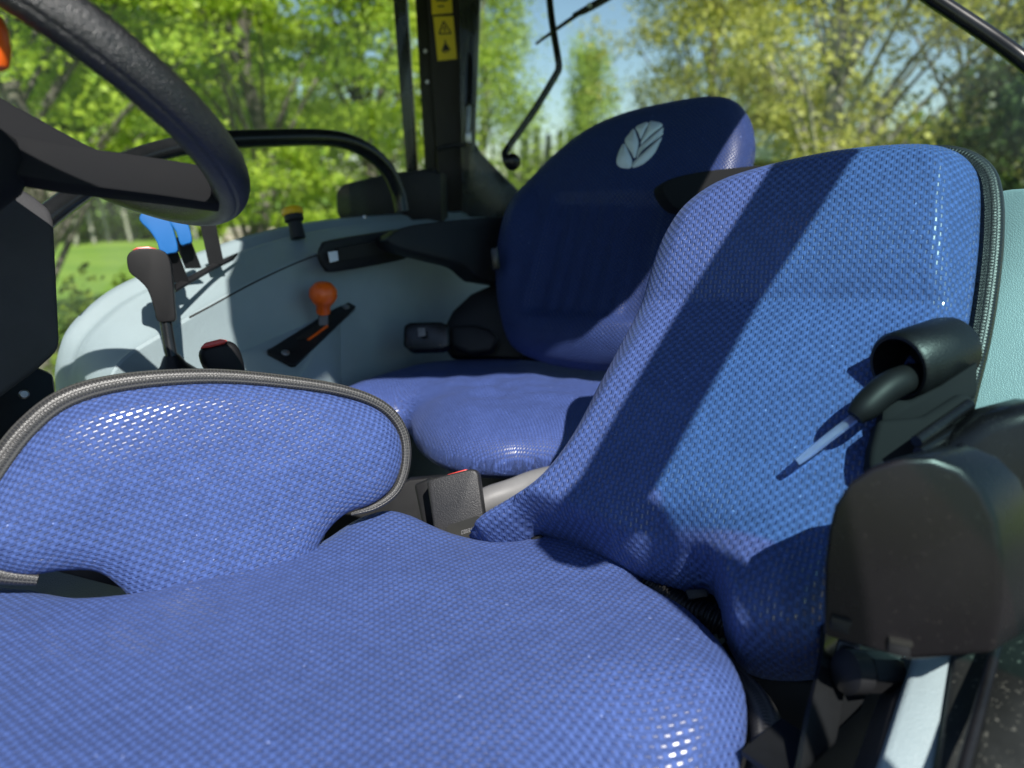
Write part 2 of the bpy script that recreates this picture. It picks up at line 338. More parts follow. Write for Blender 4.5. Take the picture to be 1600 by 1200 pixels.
# --- far side console (fender cover): ledge + inner face, thick moulding
def build_console():
    T = [(118, 640), (121, 580), (140, 528), (200, 472), (270, 437), (340, 408), (430, 377), (520, 357), (600, 348), (700, 341), (800, 338)]
    K = [(150, 668), (163, 612), (192, 562), (262, 517), (330, 476), (400, 438), (480, 402), (560, 381), (640, 368), (730, 361), (830, 358)]
    rows = []
    def w3(l, off): return [onwall(x, y, off) for x, y in l]
    Tt = w3(T, CONS-0.10); Kk = w3(K, CONS)
    back = [p-INW*0.075-Z*0.05 for p in Tt]; low = [p-INW*0.09-Z*0.7 for p in Tt]
    t2 = [p*0.82+q*0.18 for p, q in zip(Tt, Kk)]; k2 = [p*0.12+q*0.88 for p, q in zip(Tt, Kk)]
    kl = [q-Z*0.025+INW*0.004 for q in Kk]
    mid = [q-Z*0.20+INW*0.02 for q in Kk]; bot = [q-Z*0.75+INW*0.03 for q in Kk]
    tl = [p-INW*0.02-Z*0.006 for p in Tt]
    rows = [low, back, tl, Tt, t2, k2, Kk, kl, mid, bot]
    # front end cap: turn the first column away
    R = np.array(rows); first = R[:, :1]+FWD*0.05-INW*0.06-Z*0.02; R = np.concatenate([first, R], 1)
    nr, nc = R.shape[:2]
    # smooth columns
    fine = np.array([catmull(R[i], 5) for i in range(nr)]); fine = np.array([catmull(fine[:, j], 5) for j in range(fine.shape[1])]).transpose(1, 0, 2)
    nr, nc = fine.shape[:2]
    V = fine.reshape(-1, 3); Fc = [(i*nc+j, i*nc+j+1, (i+1)*nc+j+1, (i+1)*nc+j) for i in range(nr-1) for j in range(nc-1)]
    Fc.append([i*nc for i in range(nr)]); Fc.append([i*nc+nc-1 for i in range(nr)][::-1])
    return obj('console_panel', V, Fc, M['panel'], cab, True)
console = build_console()
tube('panel_seam', [onwall(x, y, CONS+0.001) for x, y in ((296, 496), (330, 478), (400, 440), (480, 404), (540, 387))], 0.0016, M['ink'], console, 6, 5)
# raised plinth carrying the orange lever's gate
def build_plinth():
    a = onwall(368, 535, CONS+0.022); b = onwall(584, 446, CONS+0.022); c = onwall(462, 596, CONS+0.12); d = onwall(345, 640, CONS+0.05)
    bt = [p-Z*0.45-INW*0.15 for p in (a, b, c, d)]
    a2, b2 = a-INW*0.05, b-INW*0.05
    V = [a2, b2, c, d, *[np.array([p[0], p[1], p[2]-0.4]) for p in (a2, b2, c, d)]]
    bm = bmesh.new(); vs = [bm.verts.new(tuple(v)) for v in V]
    for f in ((0, 1, 2, 3), (4, 7, 6, 5), (0, 4, 5, 1), (1, 5, 6, 2), (2, 6, 7, 3), (3, 7, 4, 0)): bm.faces.new([vs[i] for i in f])
    bmesh.ops.recalc_face_normals(bm, faces=bm.faces)
    bmesh.ops.bevel(bm, geom=bm.edges[:], offset=0.010, segments=4, affect='EDGES', profile=0.5)
    n = plane3(np.array(a2), np.array(b2), np.array(c))
    return from_bm('lever_plinth', bm, M['panel'], console, 60), n, c
plinth, PN, PO = build_plinth()

# --- right rear pillar, window frames, seals
pil_n = nrm(INW*0.5+FWD*0.85)
pillar = slab('rear_pillar', [(664, -60), (724, -60), (727, 380), (690, 380)], 1.95, 0.07, M['pillar'], cab, n=pil_n, bevel=0.006)
slab('window_seal', [(645, -60), (668, -60), (687, 372), (670, 372)], 1.99, 0.03, M['olive'], cab, n=pil_n, bevel=0.003)
slab('side_window_frame', [(609, -60), (631, -60), (653, 290), (636, 290)], 1.97, 0.03, M['blackgloss'], cab, n=pil_n, bevel=0.004)
slab('rear_window_frame', [(716, -60), (752, -60), (747, 60), (741, 222), (752, 240), (812, 300), (840, 360), (722, 360)], 1.93, 0.04, M['blackgloss'], cab, n=pil_n, bevel=0.004)
slab('lower_corner_cover', [(640, 268), (680, 262), (690, 350), (640, 352)], 1.90, 0.05, M['black'], cab, n=pil_n, bevel=0.006)
for (x, y) in ((661, 80), (664, 128)):
    p = hit(x+4, y, P(667.5, 156, 1.99), pil_n); lathe('rivet', p, pil_n, [(-0.012, 0.006), (0.002, 0.006), (0.004, 0.004)], M['steel'], cab, 12)
# warning stickers on the pillar (thin plates just proud of it)
PO0 = P(701.25, 160, 1.95)
def sticker(px, d):
    return from_bm('warning_sticker', slab_bm([hit(x, y, PO0+pil_n*0.0015, pil_n) for x, y in px], -pil_n*0.002), M['sticker'], pillar)
s1 = sticker([(677, 26), (708, 25), (714, 92), (684, 95)], 1.944)
s2 = sticker([(672, -42), (704, -43), (707, 20), (675, 23)], 1.944)
def mark(polys, d, par, mat='ink', name='symbol'):
    V = []; Fc = []
    for px in polys:
        o0 = PO0+pil_n*(0.0015+1.9428-d); q = [hit(x, y, o0, pil_n) for x, y in px]; b = len(V); n = len(q)
        V += q; V += [p-pil_n*0.0010 for p in q]
        Fc.append(tuple(range(b, b+n))); Fc += [(b+i, b+n+i, b+n+(i+1) % n, b+(i+1) % n) for i in range(n)]
    return obj(name, V, Fc, M[mat], par, False)
def bars(pts, wd):
    out = []
    for (x0, y0), (x1, y1) in pts:
        L = math.hypot(x1-x0, y1-y0); nx, ny = -(y1-y0)/L*wd, (x1-x0)/L*wd
        out.append([(x0+nx, y0+ny), (x1+nx, y1+ny), (x1-nx, y1-ny), (x0-nx, y0-ny)])
    return out
mark(bars([((693, 33), (686, 53)), ((686, 53), (705, 52)), ((705, 52), (693, 33))], 1.1), 1.9420, s1)
mark(bars([((694, 41), (695, 49))], 1.2), 1.9414, s1)
mark([[(694, 63), (697, 63), (697, 66), (694, 66)], [(694.5, 67), (697, 67), (704, 78), (690, 79)]], 1.9420, s1)
mark(bars([((692, 78), (692.5, 82)), ((696, 78), (696, 83)), ((700, 77), (700, 81))], 1.1), 1.9412, s1)
mark(bars([((684, 10), (694, 9.5))], 1.2)+bars([((681, 1), (687, 0)), ((687, 0), (694, 1)), ((694, 1), (700, -1))], 1.6), 1.9420, s2)
mark(bars([((690, -34), (682, -14)), ((682, -14), (700, -15)), ((700, -15), (690, -34))], 1.1), 1.9420, s2)
# gas strut of the rear window
tube('gas_strut', [P(741, -40, 1.88), P(737, 40, 1.88), P(733, 165, 1.88)], 0.011, M['blackgloss'], cab, 12, 4)
tube('strut_rod', [P(733.5, 160, 1.88), P(731, 210, 1.88)], 0.004, M['steel'], cab, 10, 3)
slab('strut_end', [(727, 205), (736, 204), (737, 224), (727, 225)], 1.875, 0.012, M['steel'], cab, n=pil_n, bevel=0.003)
tube('strut_bracket', [P(683, 233, 1.89), P(705, 228, 1.885), P(730, 226, 1.88)], 0.006, M['blackgloss'], cab, 10, 4)

# --- black light housing on the ledge behind the console and the tubular grab rail
slab('corner_light_housing', [(524, 300), (534, 288), (600, 272), (660, 264), (690, 270), (692, 352), (560, 352), (532, 347), (525, 330)], 1.80, 0.10, M['black'], cab, n=pil_n, bevel=0.008)
slab('housing_clip', [(556, 343), (570, 336), (573, 341), (560, 347)], 1.70, 0.008, M['steel'], cab, n=pil_n, bevel=0.001)
rail = [(60, 350), (84, 330), (125, 300), (180, 262), (250, 236), (330, 221), (420, 216), (500, 215), (545, 222), (580, 240), (605, 265), (622, 300), (628, 330)]
rd = [1.06, 1.08, 1.12, 1.17, 1.24, 1.32, 1.42, 1.52, 1.58, 1.63, 1.67, 1.70, 1.71]
tube('grab_rail', [P(x, y, d) for (x, y), d in zip(rail, rd)], [0.0165]*len(rail), M['blackgloss'], cab, 16, 6)
# --- panes
def pane(name, pts, n, mat):
    return from_bm(name, slab_bm(pts, -np.asarray(n)*0.005), mat, cab)
def wallpt(s, z, off): return INW*off + (-FWD)*s + Z*z
sp0 = np.dot(P(640, 300, 1.97), -FWD)
pane('side_window_pane', [wallpt(-0.4, 1.75, -1.30), wallpt(sp0-0.02, 1.75, -1.30), wallpt(sp0-0.02, 2.9, -1.30), wallpt(-0.4, 2.9, -1.30)], INW, M['glass'])
def rearpt(s, z): return FWD*(REAR-0.06) + INW*s + Z*z
pane('rear_window_pane', [rearpt(-1.22, 1.95), rearpt(0.34, 1.95), rearpt(0.34, 2.9), rearpt(-1.22, 2.9)], FWD, M['glass'])
# --- handle rod of the rear window and its wiper
tube('window_handle', [P(856, -30, 1.88), P(862, 30, 1.87), P(872, 92, 1.85), P(873, 106, 1.85), P(868, 118, 1.85), P(835, 172, 1.86), P(797, 226, 1.87), P(789, 240, 1.86), P(791, 252, 1.84)], 0.0085, M['blackgloss'], cab, 12, 6)
lathe('handle_knob', P(800, 253, 1.82)-nrm(ray(800, 253))*0.006, ray(800, 253), [(-0.002, 0.004), (0, 0.014), (0.006, 0.020), (0.016, 0.020), (0.022, 0.013)], M['blackgloss'], cab, 20)
# --- rear sill wall and side panels on the near side
rs = [onrear(x, y, REAR) for x, y in ((700, 372), (1660, 300))]
zt = 1.98
V0 = [FWD*REAR+INW*-1.3+Z*zt, FWD*REAR+INW*0.42+Z*zt]
from_bm('rear_wall', slab_bm([V0[0], V0[1], V0[1]-Z*1.2, V0[0]-Z*1.2], -FWD*0.06, 0.01), M['black'], cab)
# pale panel behind the passenger backrest (fender cover on the near side)
def near_panel():
    top = [(1395, 372), (1470, 330), (1560, 300), (1640, 296), (1760, 300)]
    a = [P(x, y, 1.06-0.05*i) for i, (x, y) in enumerate(top)]
    n = nrm(FWD*0.75-INW*0.35+Z*0.35)
    rows = []
    for t, dz, dn in ((0, -0.03, -0.10), (1, -0.004, -0.018), (2, 0, 0), (3, -0.012, 0.012), (4, -0.10, 0.065), (5, -0.30, 0.19), (6, -0.62, 0.30), (7, -1.1, 0.36)):
        rows.append([p+Z*dz+nrm([n[0], n[1], 0])*dn for p in a])
    R = np.array([catmull(r, 4) for r in rows]); R = np.array([catmull(R[:, j], 4) for j in range(R.shape[1])]).transpose(1, 0, 2)
    nr, nc = R.shape[:2]; V = R.reshape(-1, 3)
    Fc = [(i*nc+j, i*nc+j+1, (i+1)*nc+j+1, (i+1)*nc+j) for i in range(nr-1) for j in range(nc-1)]
    # solid: back sheet
    nv = len(V); off = -nrm([n[0], n[1], 0])*0.02
    V = np.vstack([V, V+off-Z*0.004]); Fc += [tuple(nv+i for i in f[::-1]) for f in Fc[:]]
    return obj('fender_panel', V, Fc, M['panel'], cab, True)
near_panel()
# pale strip of the fender side low down and black door sill
def prism(name, quad, ext, mat, bev=0.004): return from_bm(name, slab_bm(quad, ext, bev), mat, cab)
prism('fender_edge_strip', [P(1432, 1010, 0.60), P(1494, 1005, 0.60), P(1452, 1260, 0.50), P(1352, 1260, 0.50)], -np.array([0.02, 0.0, 0.10]), M['panel'], 0.005)
prism('inner_fender_skirt', [P(1395, 1030, 0.64), P(1436, 1020, 0.612), P(1350, 1290, 0.505), P(1300, 1290, 0.54)], -np.array([0.02, 0.0, 0.10]), M['dash'], 0.002)  # pale skirt given dark plastic to put the reel's shade into its colour
prism('door_seal_channel', [P(1492, 1000, 0.598), P(1560, 960, 0.60), P(1490, 1260, 0.49), P(1455, 1260, 0.495)], -np.array([0.0, 0.0, 0.06]), M['sill'], 0.003)
prism('door_sill', [P(1556, 1010, 0.585), P(1680, 860, 0.62), P(1760, 1260, 0.46), P(1492, 1260, 0.475)], -np.array([0.0, 0.0, 0.05]), M['sill'], 0.006)
tube('sill_bead', [P(1560, 1000, 0.575), P(1530, 1110, 0.525), P(1494, 1240, 0.475)], 0.004, M['rubber'], cab, 8, 4)
# floor and seat platform
def planbox(name, s0, s1, t0, t1, z0, z1, mat, bev=0.01):
    q = [INW*a-FWD*b+Z*z1 for a, b in ((s0, t0), (s1, t0), (s1, t1), (s0, t1))]
    return from_bm(name, slab_bm(q, -Z*(z1-z0), bev), mat, cab)
planbox('floor', -1.25, 0.30, -0.9, 1.7, 0.95, 1.05, M['sill'])
planbox('seat_platform', -0.95, -0.15, 0.55, 1.55, 1.06, 1.56, M['black'], 0.02)
planbox('dash_light_block', -1.2, -0.62, -0.75, -0.02, 1.06, 2.12, M['black'], 0.03)  # unseen block, added to keep front light off the driver's seat
planbox('front_light_block', -1.2, 0.2, -0.85, -0.76, 1.06, 2.05, M['black'], 0.01)  # unseen wall, added to stop light bouncing in from the grass ahead
slab('gap_darkener', [(420, 775), (560, 795), (640, 750), (690, 745), (760, 770), (780, 900), (420, 960)], 1.16, 0.02, M['black'], cab, bevel=0.004)  # black sheet added to darken the gap between pad and seats
# grey plastic rim beside the driver's seat base
tube('seat_base_rim', [P(735, 800, 1.06), P(760, 782, 1.06), P(800, 768, 1.07), P(850, 750, 1.10), P(960, 725, 1.2)], [0.016, 0.018, 0.018, 0.018, 0.016], M['greyplastic'], cab, 14, 6)
planbox('platform_cover', -0.60, -0.10, 0.70, 1.3, 1.565, 1.66, M['black'], 0.03)
# roof outline and added bar (out of frame), shaped to shade the cab
dnn = plane3(P(790, 480, 1.5), P(990, 570, 1.34), P(1170, 230, 1.36))
def roof():
    zr = 2.74
    zc = CAM[2]-0.335; tz = lambda p: p+SUN*((zr-p[2])/SUN[2])
    lit = [onwall(362, 530, CONS), onwall(372, 440, CONS), hit(520, 594, np.array([0, 0, zc]), Z), hit(700, 592, np.array([0, 0, zc]), Z), hit(850, 588, np.array([0, 0, zc]), Z)]
    lit += [hit(x, y, P(945, 400, 1.44)+dnn*0.03, dnn) for x, y in ((900, 560), (985, 480), (1035, 415), (1120, 262))]
    e = [tz(p)[:2] for p in lit]
    k_ = tz(onwall(388, 365, CONS-0.1))[:2]; pl = [(-1.35, 0.62), (-0.6, 0.86), (k_[0]-0.06, k_[1]+0.03), tuple(k_), tuple(e[1]), tuple(e[0]), tuple(tz(onwall(385, 590, CONS+0.07))[:2]), tuple(tz(onwall(470, 610, CONS+0.14))[:2])]+[tuple(p) for p in e[2:]]+[(e[-1][0]+0.1, e[-1][1]+0.35), (0.9, 1.85), (0.5, 2.15), (-0.35, 2.35), (-1.3, 1.35)]
    q = [np.array([x, y, zr]) for x, y in pl]
    from_bm('roof', slab_bm(q, Z*0.16, 0.02), M['black'], cab)
roof()
bnn = plane3(P(760, 850, .90), P(1290, 1050, .69), P(1530, 260, .79)); bo_ = P(760, 850, .90)
def cast(x, y, z): p = hit(x, y, bo_+bnn*0.03, bnn); return p+SUN*((z-p[2])/SUN[2])
rl = [cast(1270, 255, 2.74), cast(1245, 285, 2.72), cast(1140, 450, 2.66), cast(1010, 660, 2.60), cast(935, 790, 2.57), cast(900, 850, 2.555)]
def cast2(x, y, z): p = hit(x, y, CAM-Z*0.385, Z); return p+SUN*((z-p[2])/SUN[2])
rl += [cast2(965, 878, 2.56), cast2(1080, 965, 2.54), cast2(1210, 1065, 2.5), cast2(1350, 1200, 2.3), np.array([0.55, -0.22, 1.6]), np.array([0.57, -0.24, 1.0])]
gq = [rl[0], rl[2], rl[4], rl[6], np.array([1.35, -0.5, 2.15]), np.array([1.55, 0.95, 2.35]), np.array([1.0, 1.3, 2.7])]
qc = sum(gq)/7; qn = plane3(gq[0], gq[5], gq[3])
from_bm('quarter_window_pane', slab_bm([p-qn*np.dot(p-qc, qn) for p in gq], qn*0.005), M['tint'], cab)
tube('shadow_bar', rl, [0.034]*6+[0.012]*(len(rl)-6), M['blackgloss'], cab, 14, 5)  # added bar, bent to cast a shadow band on the passenger backrest

# ================================================================== SEATS
def cushion(name, px, o0, n, ux, r, h, mat, parent, step=0.006, dome=0.012, domeL=0.06, back=0.03, dzf=None, world_outline=None, sm=4, warp=None):
    """stuffed cushion: outline on a plane (origin o0, normal n), rolled edge of radius r, height h"""
    ux = nrm(ux-n*np.dot(ux, n)); uy = np.cross(n, ux)
    pts = np.array([hit(x, y, o0, n)-o0 for x, y in px]) if world_outline is None else np.array(world_outline)-o0
    out = np.stack([pts@ux, pts@uy], 1); out = catmull(out, sm, True)
    # resample evenly
    cl = np.vstack([out, out[:1]]); seg = np.linalg.norm(np.diff(cl, axis=0), axis=1); cum = np.concatenate([[0], np.cumsum(seg)])
    nb = max(60, int(cum[-1]/(step*0.8))); ts = np.linspace(0, cum[-1], nb, endpoint=False)
    out = np.stack([np.interp(ts, cum, cl[:, 0]), np.interp(ts, cum, cl[:, 1])], 1)
    if np.sum(out[:, 0]*np.roll(out[:, 1], -1)-np.roll(out[:, 0], -1)*out[:, 1]) < 0: out = out[::-1].copy()
    A = out; B = np.roll(out, -1, 0); D = B-A; LL = (D**2).sum(1)
    def dist(Q):
        dm = np.full(len(Q), 1e9); nx = np.zeros((len(Q), 2)); wn_ = np.zeros(len(Q))
        for i in range(len(A)):
            t = np.clip(((Q-A[i])@D[i])/LL[i], 0, 1); c = A[i]+t[:, None]*D[i]; v = c-Q; dd = np.hypot(v[:, 0], v[:, 1])
            m_ = dd < dm; dm[m_] = dd[m_]; nx[m_] = v[m_]
            cr = D[i][0]*(Q[:, 1]-A[i][1])-D[i][1]*(Q[:, 0]-A[i][0])
            wn_ += ((A[i][1] <= Q[:, 1]) & (B[i][1] > Q[:, 1]) & (cr > 0)).astype(int)-((A[i][1] > Q[:, 1]) & (B[i][1] <= Q[:, 1]) & (cr < 0)).astype(int)
        return dm, nx/np.maximum(dm, 1e-9)[:, None], wn_ != 0
    nrmB = np.stack([np.roll(A, -1, 0)[:, 1]-np.roll(A, 1, 0)[:, 1], -(np.roll(A, -1, 0)[:, 0]-np.roll(A, 1, 0)[:, 0])], 1); nrmB /= np.linalg.norm(nrmB, axis=1)[:, None]
    cand = []; ringmax = 0
    for k in (1, 2, 3, 4, 5, 6):
        dk = r*(1-math.cos(k/6*math.pi/2)); ringmax = dk
        q = A-nrmB*dk; dm, _, ins = dist(q); cand.append(q[ins & (dm > dk*0.93)])
    lo, hi = out.min(0), out.max(0)
    gx, gy = np.meshgrid(np.arange(lo[0], hi[0], step), np.arange(lo[1], hi[1], step*0.866)); gx = gx+(np.arange(gx.shape[0]) % 2)[:, None]*step/2
    G = np.stack([gx.ravel(), gy.ravel()], 1); dm, _, ins = dist(G); cand.append(G[ins & (dm > ringmax+step*0.5)])
    Q = np.vstack([out]+cand)
    key = np.round(Q/1e-4).astype(int); _, ui = np.unique(key, axis=0, return_index=True); ui = np.sort(ui); ui = np.concatenate([np.arange(nb), ui[ui >= nb]]); Q = Q[ui]
    res = delaunay_2d_cdt([Vector((float(a), float(b))) for a, b in Q], [], [list(range(nb))], 1, 1e-6)
    Q = np.array([[v.x, v.y] for v in res[0]]); tri = [list(f) for f in res[2]]
    dm, nx, ins = dist(Q); bd = dm < 1e-5
    t = np.clip(dm/r, 0, 1); prof = np.sqrt(np.clip(1-(1-t)**2, 0, 1))
    zz = h*prof+dome*(1-np.exp(-np.maximum(dm-r*0.5, 0)/domeL))
    Wd = o0+Q[:, :1]*ux+Q[:, 1:]*uy
    if dzf is not None: zz = zz+dzf(Q, Wd, dm)*np.clip(dm/(r*1.2), 0, 1)
    zb = -back*prof
    if warp is not None: wz = warp(Wd); zz = zz+wz; zb = zb+wz
    front = Wd+zz[:, None]*n; bk = Wd+zb[:, None]*n
    th = np.arccos(np.clip(t, 0, 1)); ext = h*0.5*(th*1.0)
    uvp = Q+nx*(ext*(1-t))[:, None]
    ib = np.where(~bd)[0]; mp = {int(i): len(Q)+k for k, i in enumerate(ib)}
    V = np.vstack([front, bk[ib]]); UV = np.vstack([uvp, uvp[ib]])
    Fc = tri+[[mp.get(i, i) for i in f[::-1]] for f in tri]
    ob = obj(name, V, Fc, mat, parent, True, UV)
    # height lookup for things sewn on
    def surf(x, y, off=0.0):
        p = hit(x, y, o0, n)
        for _ in range(4):
            q = np.array([(p-o0)@ux, (p-o0)@uy]); w_ = np.argsort(((Q-q)**2).sum(1))[:4]; wt = 1/(np.sqrt(((Q[w_]-q)**2).sum(1))+1e-5)
            hz = (zz[w_]*wt).sum()/wt.sum(); p = hit(x, y, o0+n*(hz+off), n)
        return p
    def rim(ptspx, off=(0, 0)): return [hit(x, y, o0, n)+n*off[1] for x, y in ptspx]
    return ob, surf, rim

def smooth(a, b, x): t = np.clip((x-a)/(b-a), 0, 1); return t*t*(3-2*t)
def gauss(W, p, s): return np.exp(-((W-p)**2).sum(1)/(2*s*s))
def nz(W, f, seed=0.0): return np.array([noise.noise(Vector((float(w[0]*f+seed), float(w[1]*f), float(w[2]*f)))) for w in W])

# ---------------- passenger seat
ps = thing('passenger_seat', 'blue fabric fold up passenger seat in the foreground with grey edge binding', 'seat', (0.0, 0.7, 1.5), 'cab seats')
oc = CAM-Z*0.405
cpx = [(-160, 960), (-60, 943), (40, 940), (100, 951), (150, 958), (215, 952), (300, 934), (420, 900), (490, 872), (525, 850), (560, 835), (610, 827), (660, 834), (720, 856), (790, 866), (850, 858), (905, 858), (960, 872), (1000, 893), (1017, 912), (1008, 930), (1030, 945), (1080, 975), (1130, 1025), (1158, 1075), (1168, 1125), (1150, 1180), (1090, 1255), (960, 1340), (600, 1440), (0, 1460), (-300, 1300), (-320, 1080)]
def czf(Q, W, dm):
    return 0.0035*nz(W, 9.0)+0.0012*nz(W, 26.0, 4)+0.010*gauss(W, hit(610, 850, oc, Z), 0.035)-0.006*gauss(W, hit(760, 880, oc, Z), 0.04)+0.006*gauss(W, hit(900, 880, oc, Z), 0.04)
def cwarp(W):
    s_ = np.maximum(0, 0.560-W[:, 1])*smooth(-0.04, 0.12, W[:, 0]); return -0.080*(s_/0.10)**2/(1+0.2*(s_/0.10)**2)
cush, csurf, crim = cushion('seat_cushion', cpx, oc, Z, np.array([1.0, 0.18, 0]), 0.032, 0.028, M['fabric'], ps, 0.0055, 0.010, 0.06, 0.03, czf, warp=cwarp)
tube('edge_binding', [p-Z*(0.014-cwarp(np.array([p]))[0]*0.7) for p in crim([(1112, 985), (1156, 1040), (1188, 1085), (1202, 1128), (1184, 1188), (1122, 1270), (980, 1365)])], [0.004, 0.010, 0.013, 0.014, 0.014, 0.014, 0.013], M['piping'], cush, 14, 6)
box('seat_pan', P(560, 1250, 0.62)-Z*0.05, [0.22, 0, 0], [0, 0.16, 0], [0, 0, 0.012], M['black'], ps, 0.006)

# left folding pad
pa, pb, pc = P(220, 935, .77), P(520, 840, .852), P(330, 590, .815); pn = plane3(pa, pb, pc)
ppx = [(-60, 850), (-30, 790), (0, 742), (50, 678), (110, 633), (200, 609), (330, 599), (450, 607), (540, 622), (595, 645), (622, 678), (627, 720), (612, 762), (580, 788), (543, 801), (516, 824), (498, 852), (480, 900), (420, 960), (260, 985), (213, 945), (185, 915), (150, 893), (95, 892), (45, 899), (0, 893), (-40, 876)]
def pzf(Q, W, dm): return 0.002*nz(W, 11.0, 7)+0.0008*nz(W, 30.0, 3)
pad, psurf, prim = cushion('folding_pad', ppx, pa, pn, pb-pa+np.array([0, 0, 0.03]), 0.024, 0.018, M['fabric'], ps, 0.0055, 0.011, 0.05, 0.022, pzf)
tube('edge_binding', prim([(60, 905), (0, 897), (-45, 880), (-66, 850), (-34, 785), (-4, 735), (46, 670), (108, 623), (200, 598), (330, 589), (452, 598), (543, 613), (600, 637), (629, 674), (634, 720), (620, 764), (588, 790), (548, 803)], (0, 0.0)), [0.006, 0.009, 0.011, 0.013, 0.0135, 0.0135, 0.013, 0.012, 0.0105, 0.009, 0.008, 0.007, 0.0065, 0.006, 0.006, 0.0055, 0.0045, 0.002], M['piping'], pad, 14, 6)
slab('pad_board', [(-40, 800), (20, 745), (200, 630), (450, 630), (590, 680), (590, 760), (470, 840), (230, 930), (40, 880)], 0.82, 0.008, M['black'], ps, n=pn, bevel=0.002)
slab('pad_support', [(-60, 890), (120, 893), (185, 893), (205, 915), (225, 990), (-60, 1000)], 0.86, 0.012, M['panel'], ps, n=pn, bevel=0.003)

# backrest
ba, bb, bc = P(760, 850, .90), P(1290, 1050, .69), P(1530, 260, .79); bn = plane3(ba, bb, bc)
bpx = [(742, 852), (752, 832), (780, 803), (822, 776), (862, 742), (900, 688), (938, 612), (972, 545), (1002, 485), (1020, 425), (1040, 375), (1072, 330), (1125, 293), (1200, 268), (1290, 248), (1370, 238), (1440, 235), (1490, 243), (1522, 266), (1532, 305), (1528, 400), (1515, 500), (1500, 570), (1480, 650), (1445, 760), (1405, 850), (1365, 950), (1330, 1040), (1270, 1062), (1200, 1062), (1160, 1045), (1135, 1000), (1126, 955), (1112, 928), (1080, 928), (1040, 918), (1000, 903), (930, 868), (890, 850), (850, 838), (826, 850), (785, 866)]
crease = plane3(hit(1010, 487, ba, bn), hit(1480, 492, ba, bn), hit(1010, 487, ba, bn)+bn)  # plane through the fold
cro = hit(1010, 487, ba, bn); crd = crease if crease[2] < 0 else -crease
bu = nrm(np.cross(bn, nrm(hit(1480, 492, ba, bn)-cro))); bu = bu if bu[2] > 0 else -bu
def bzf(Q, W, dm):
    v = (W-cro)@bu
    below = np.where(v < 0, -v, 0); below = np.sqrt(below**2+0.00001)-0.00316
    roll = 0.068*(1-np.exp(-below/0.19))
    c2 = hit(1215, 955, ba, bn)
    abv = np.where(v > 0, v, 0); roll = roll+0.022*(1-np.exp(-abv/0.05))
    return roll+0.036*gauss(W, c2, 0.045)-0.026*gauss(W, hit(1075, 890, ba, bn), 0.03)+0.012*gauss(W, hit(820, 820, ba, bn), 0.03)-0.035*smooth(-0.36, -0.43, v)*0+0.0018*nz(W, 12.0, 9)
bk, bsurf, brim = cushion('backrest', bpx, ba, bn, bu, 0.030, 0.026, M['fabric'], ps, 0.0055, 0.008, 0.05, 0.035, bzf)
tube('edge_binding', [p-bn*0.014 for p in brim([(1400, 226), (1450, 226), (1500, 234), (1536, 258), (1549, 300), (1549, 370), (1541, 450), (1530, 520), (1514, 590), (1490, 680), (1450, 790)])], [0.004, 0.008, 0.0105, 0.011, 0.0115, 0.0115, 0.011, 0.0105, 0.010, 0.010, 0.010], M['piping_dark'], bk, 14, 6)
slab('backrest_shell', [(790, 830), (900, 720), (1010, 510), (1050, 390), (1130, 305), (1440, 248), (1520, 300), (1500, 520), (1400, 800), (1300, 1010), (1180, 1020)], 0.86, 0.02, M['black'], ps, n=bn, bevel=0.004, ext=None)
# corrugated hose and clip between cushion and backrest
hp = [P(1015, 915, 0.80), P(1045, 936, 0.775), P(1078, 953, 0.75), P(1110, 965, 0.735), P(1160, 990, 0.72)]
hq = catmull(hp, 40); hr = 0.0125+0.0018*np.sin(np.linspace(0, len(hq)/40*2*math.pi*5, len(hq)))
V, Fc, UV = tube_data(hq, hr, 16); obj('corrugated_hose', V, Fc, M['rubber'], ps, True, UV)
slab('hose_clip', [(1070, 921), (1104, 919), (1108, 932), (1076, 938)], 0.735, 0.014, M['black'], ps, n=nrm([-0.2, -0.8, 0.5]), bevel=0.002)
slab('hinge_tab', [(830, 842), (846, 836), (850, 850), (828, 856)], 0.86, 0.01, M['black'], ps, bevel=0.002)
slab('label_tag', [(490, 850), (497, 832), (507, 838), (500, 853), (494, 856)], 0.92, 0.004, M['white'], ps, bevel=0.001)
# seat bracket under the backrest's outer corner
br = [P(1190, 1150, .60), P(1245, 1186, .575), P(1262, 1188, .57), P(1275, 1176, .57), P(1290, 1090, .60), P(1308, 1005, .64), P(1312, 960, .65)]
def strap(name, pts, wv, th, mat, parent, sub=6):
    q = catmull(pts, sub); wv = np.asarray(wv); V = []; Fc = []; tn = np.gradient(q, axis=0)
    for i, p in enumerate(q):
        nn = nrm(np.cross(tn[i], wv))*th
        V += [p-wv-nn, p+wv-nn, p+wv+nn, p-wv+nn]
    for i in range(len(q)-1):
        for k in range(4): a = i*4+k; b = i*4+(k+1) % 4; Fc.append((a, b, b+4, a+4))
    Fc += [(3, 2, 1, 0), tuple(len(V)-4+i for i in range(4))]
    return obj(name, V, Fc, mat, parent, True, None, 30)
strap('seat_bracket', br, nrm([0.75, 0.66, 0])*0.028, 0.0022, M['blackgloss'], ps)
slab('hinge_plate', [(1310, 1000), (1345, 1010), (1360, 1070), (1345, 1110), (1290, 1160), (1268, 1180), (1285, 1100)], 0.62, 0.006, M['blackgloss'], ps, n=nrm([-0.3, -0.9, 0.2]), bevel=0.002)
slab('under_seat_shell', [(1120, 1010), (1180, 1052), (1270, 1060), (1330, 1020), (1415, 1015), (1385, 1180), (1345, 1290), (1130, 1290)], 0.70, 0.04, M['black'], ps, n=nrm([-0.4, -0.8, 0.3]), bevel=0.006)

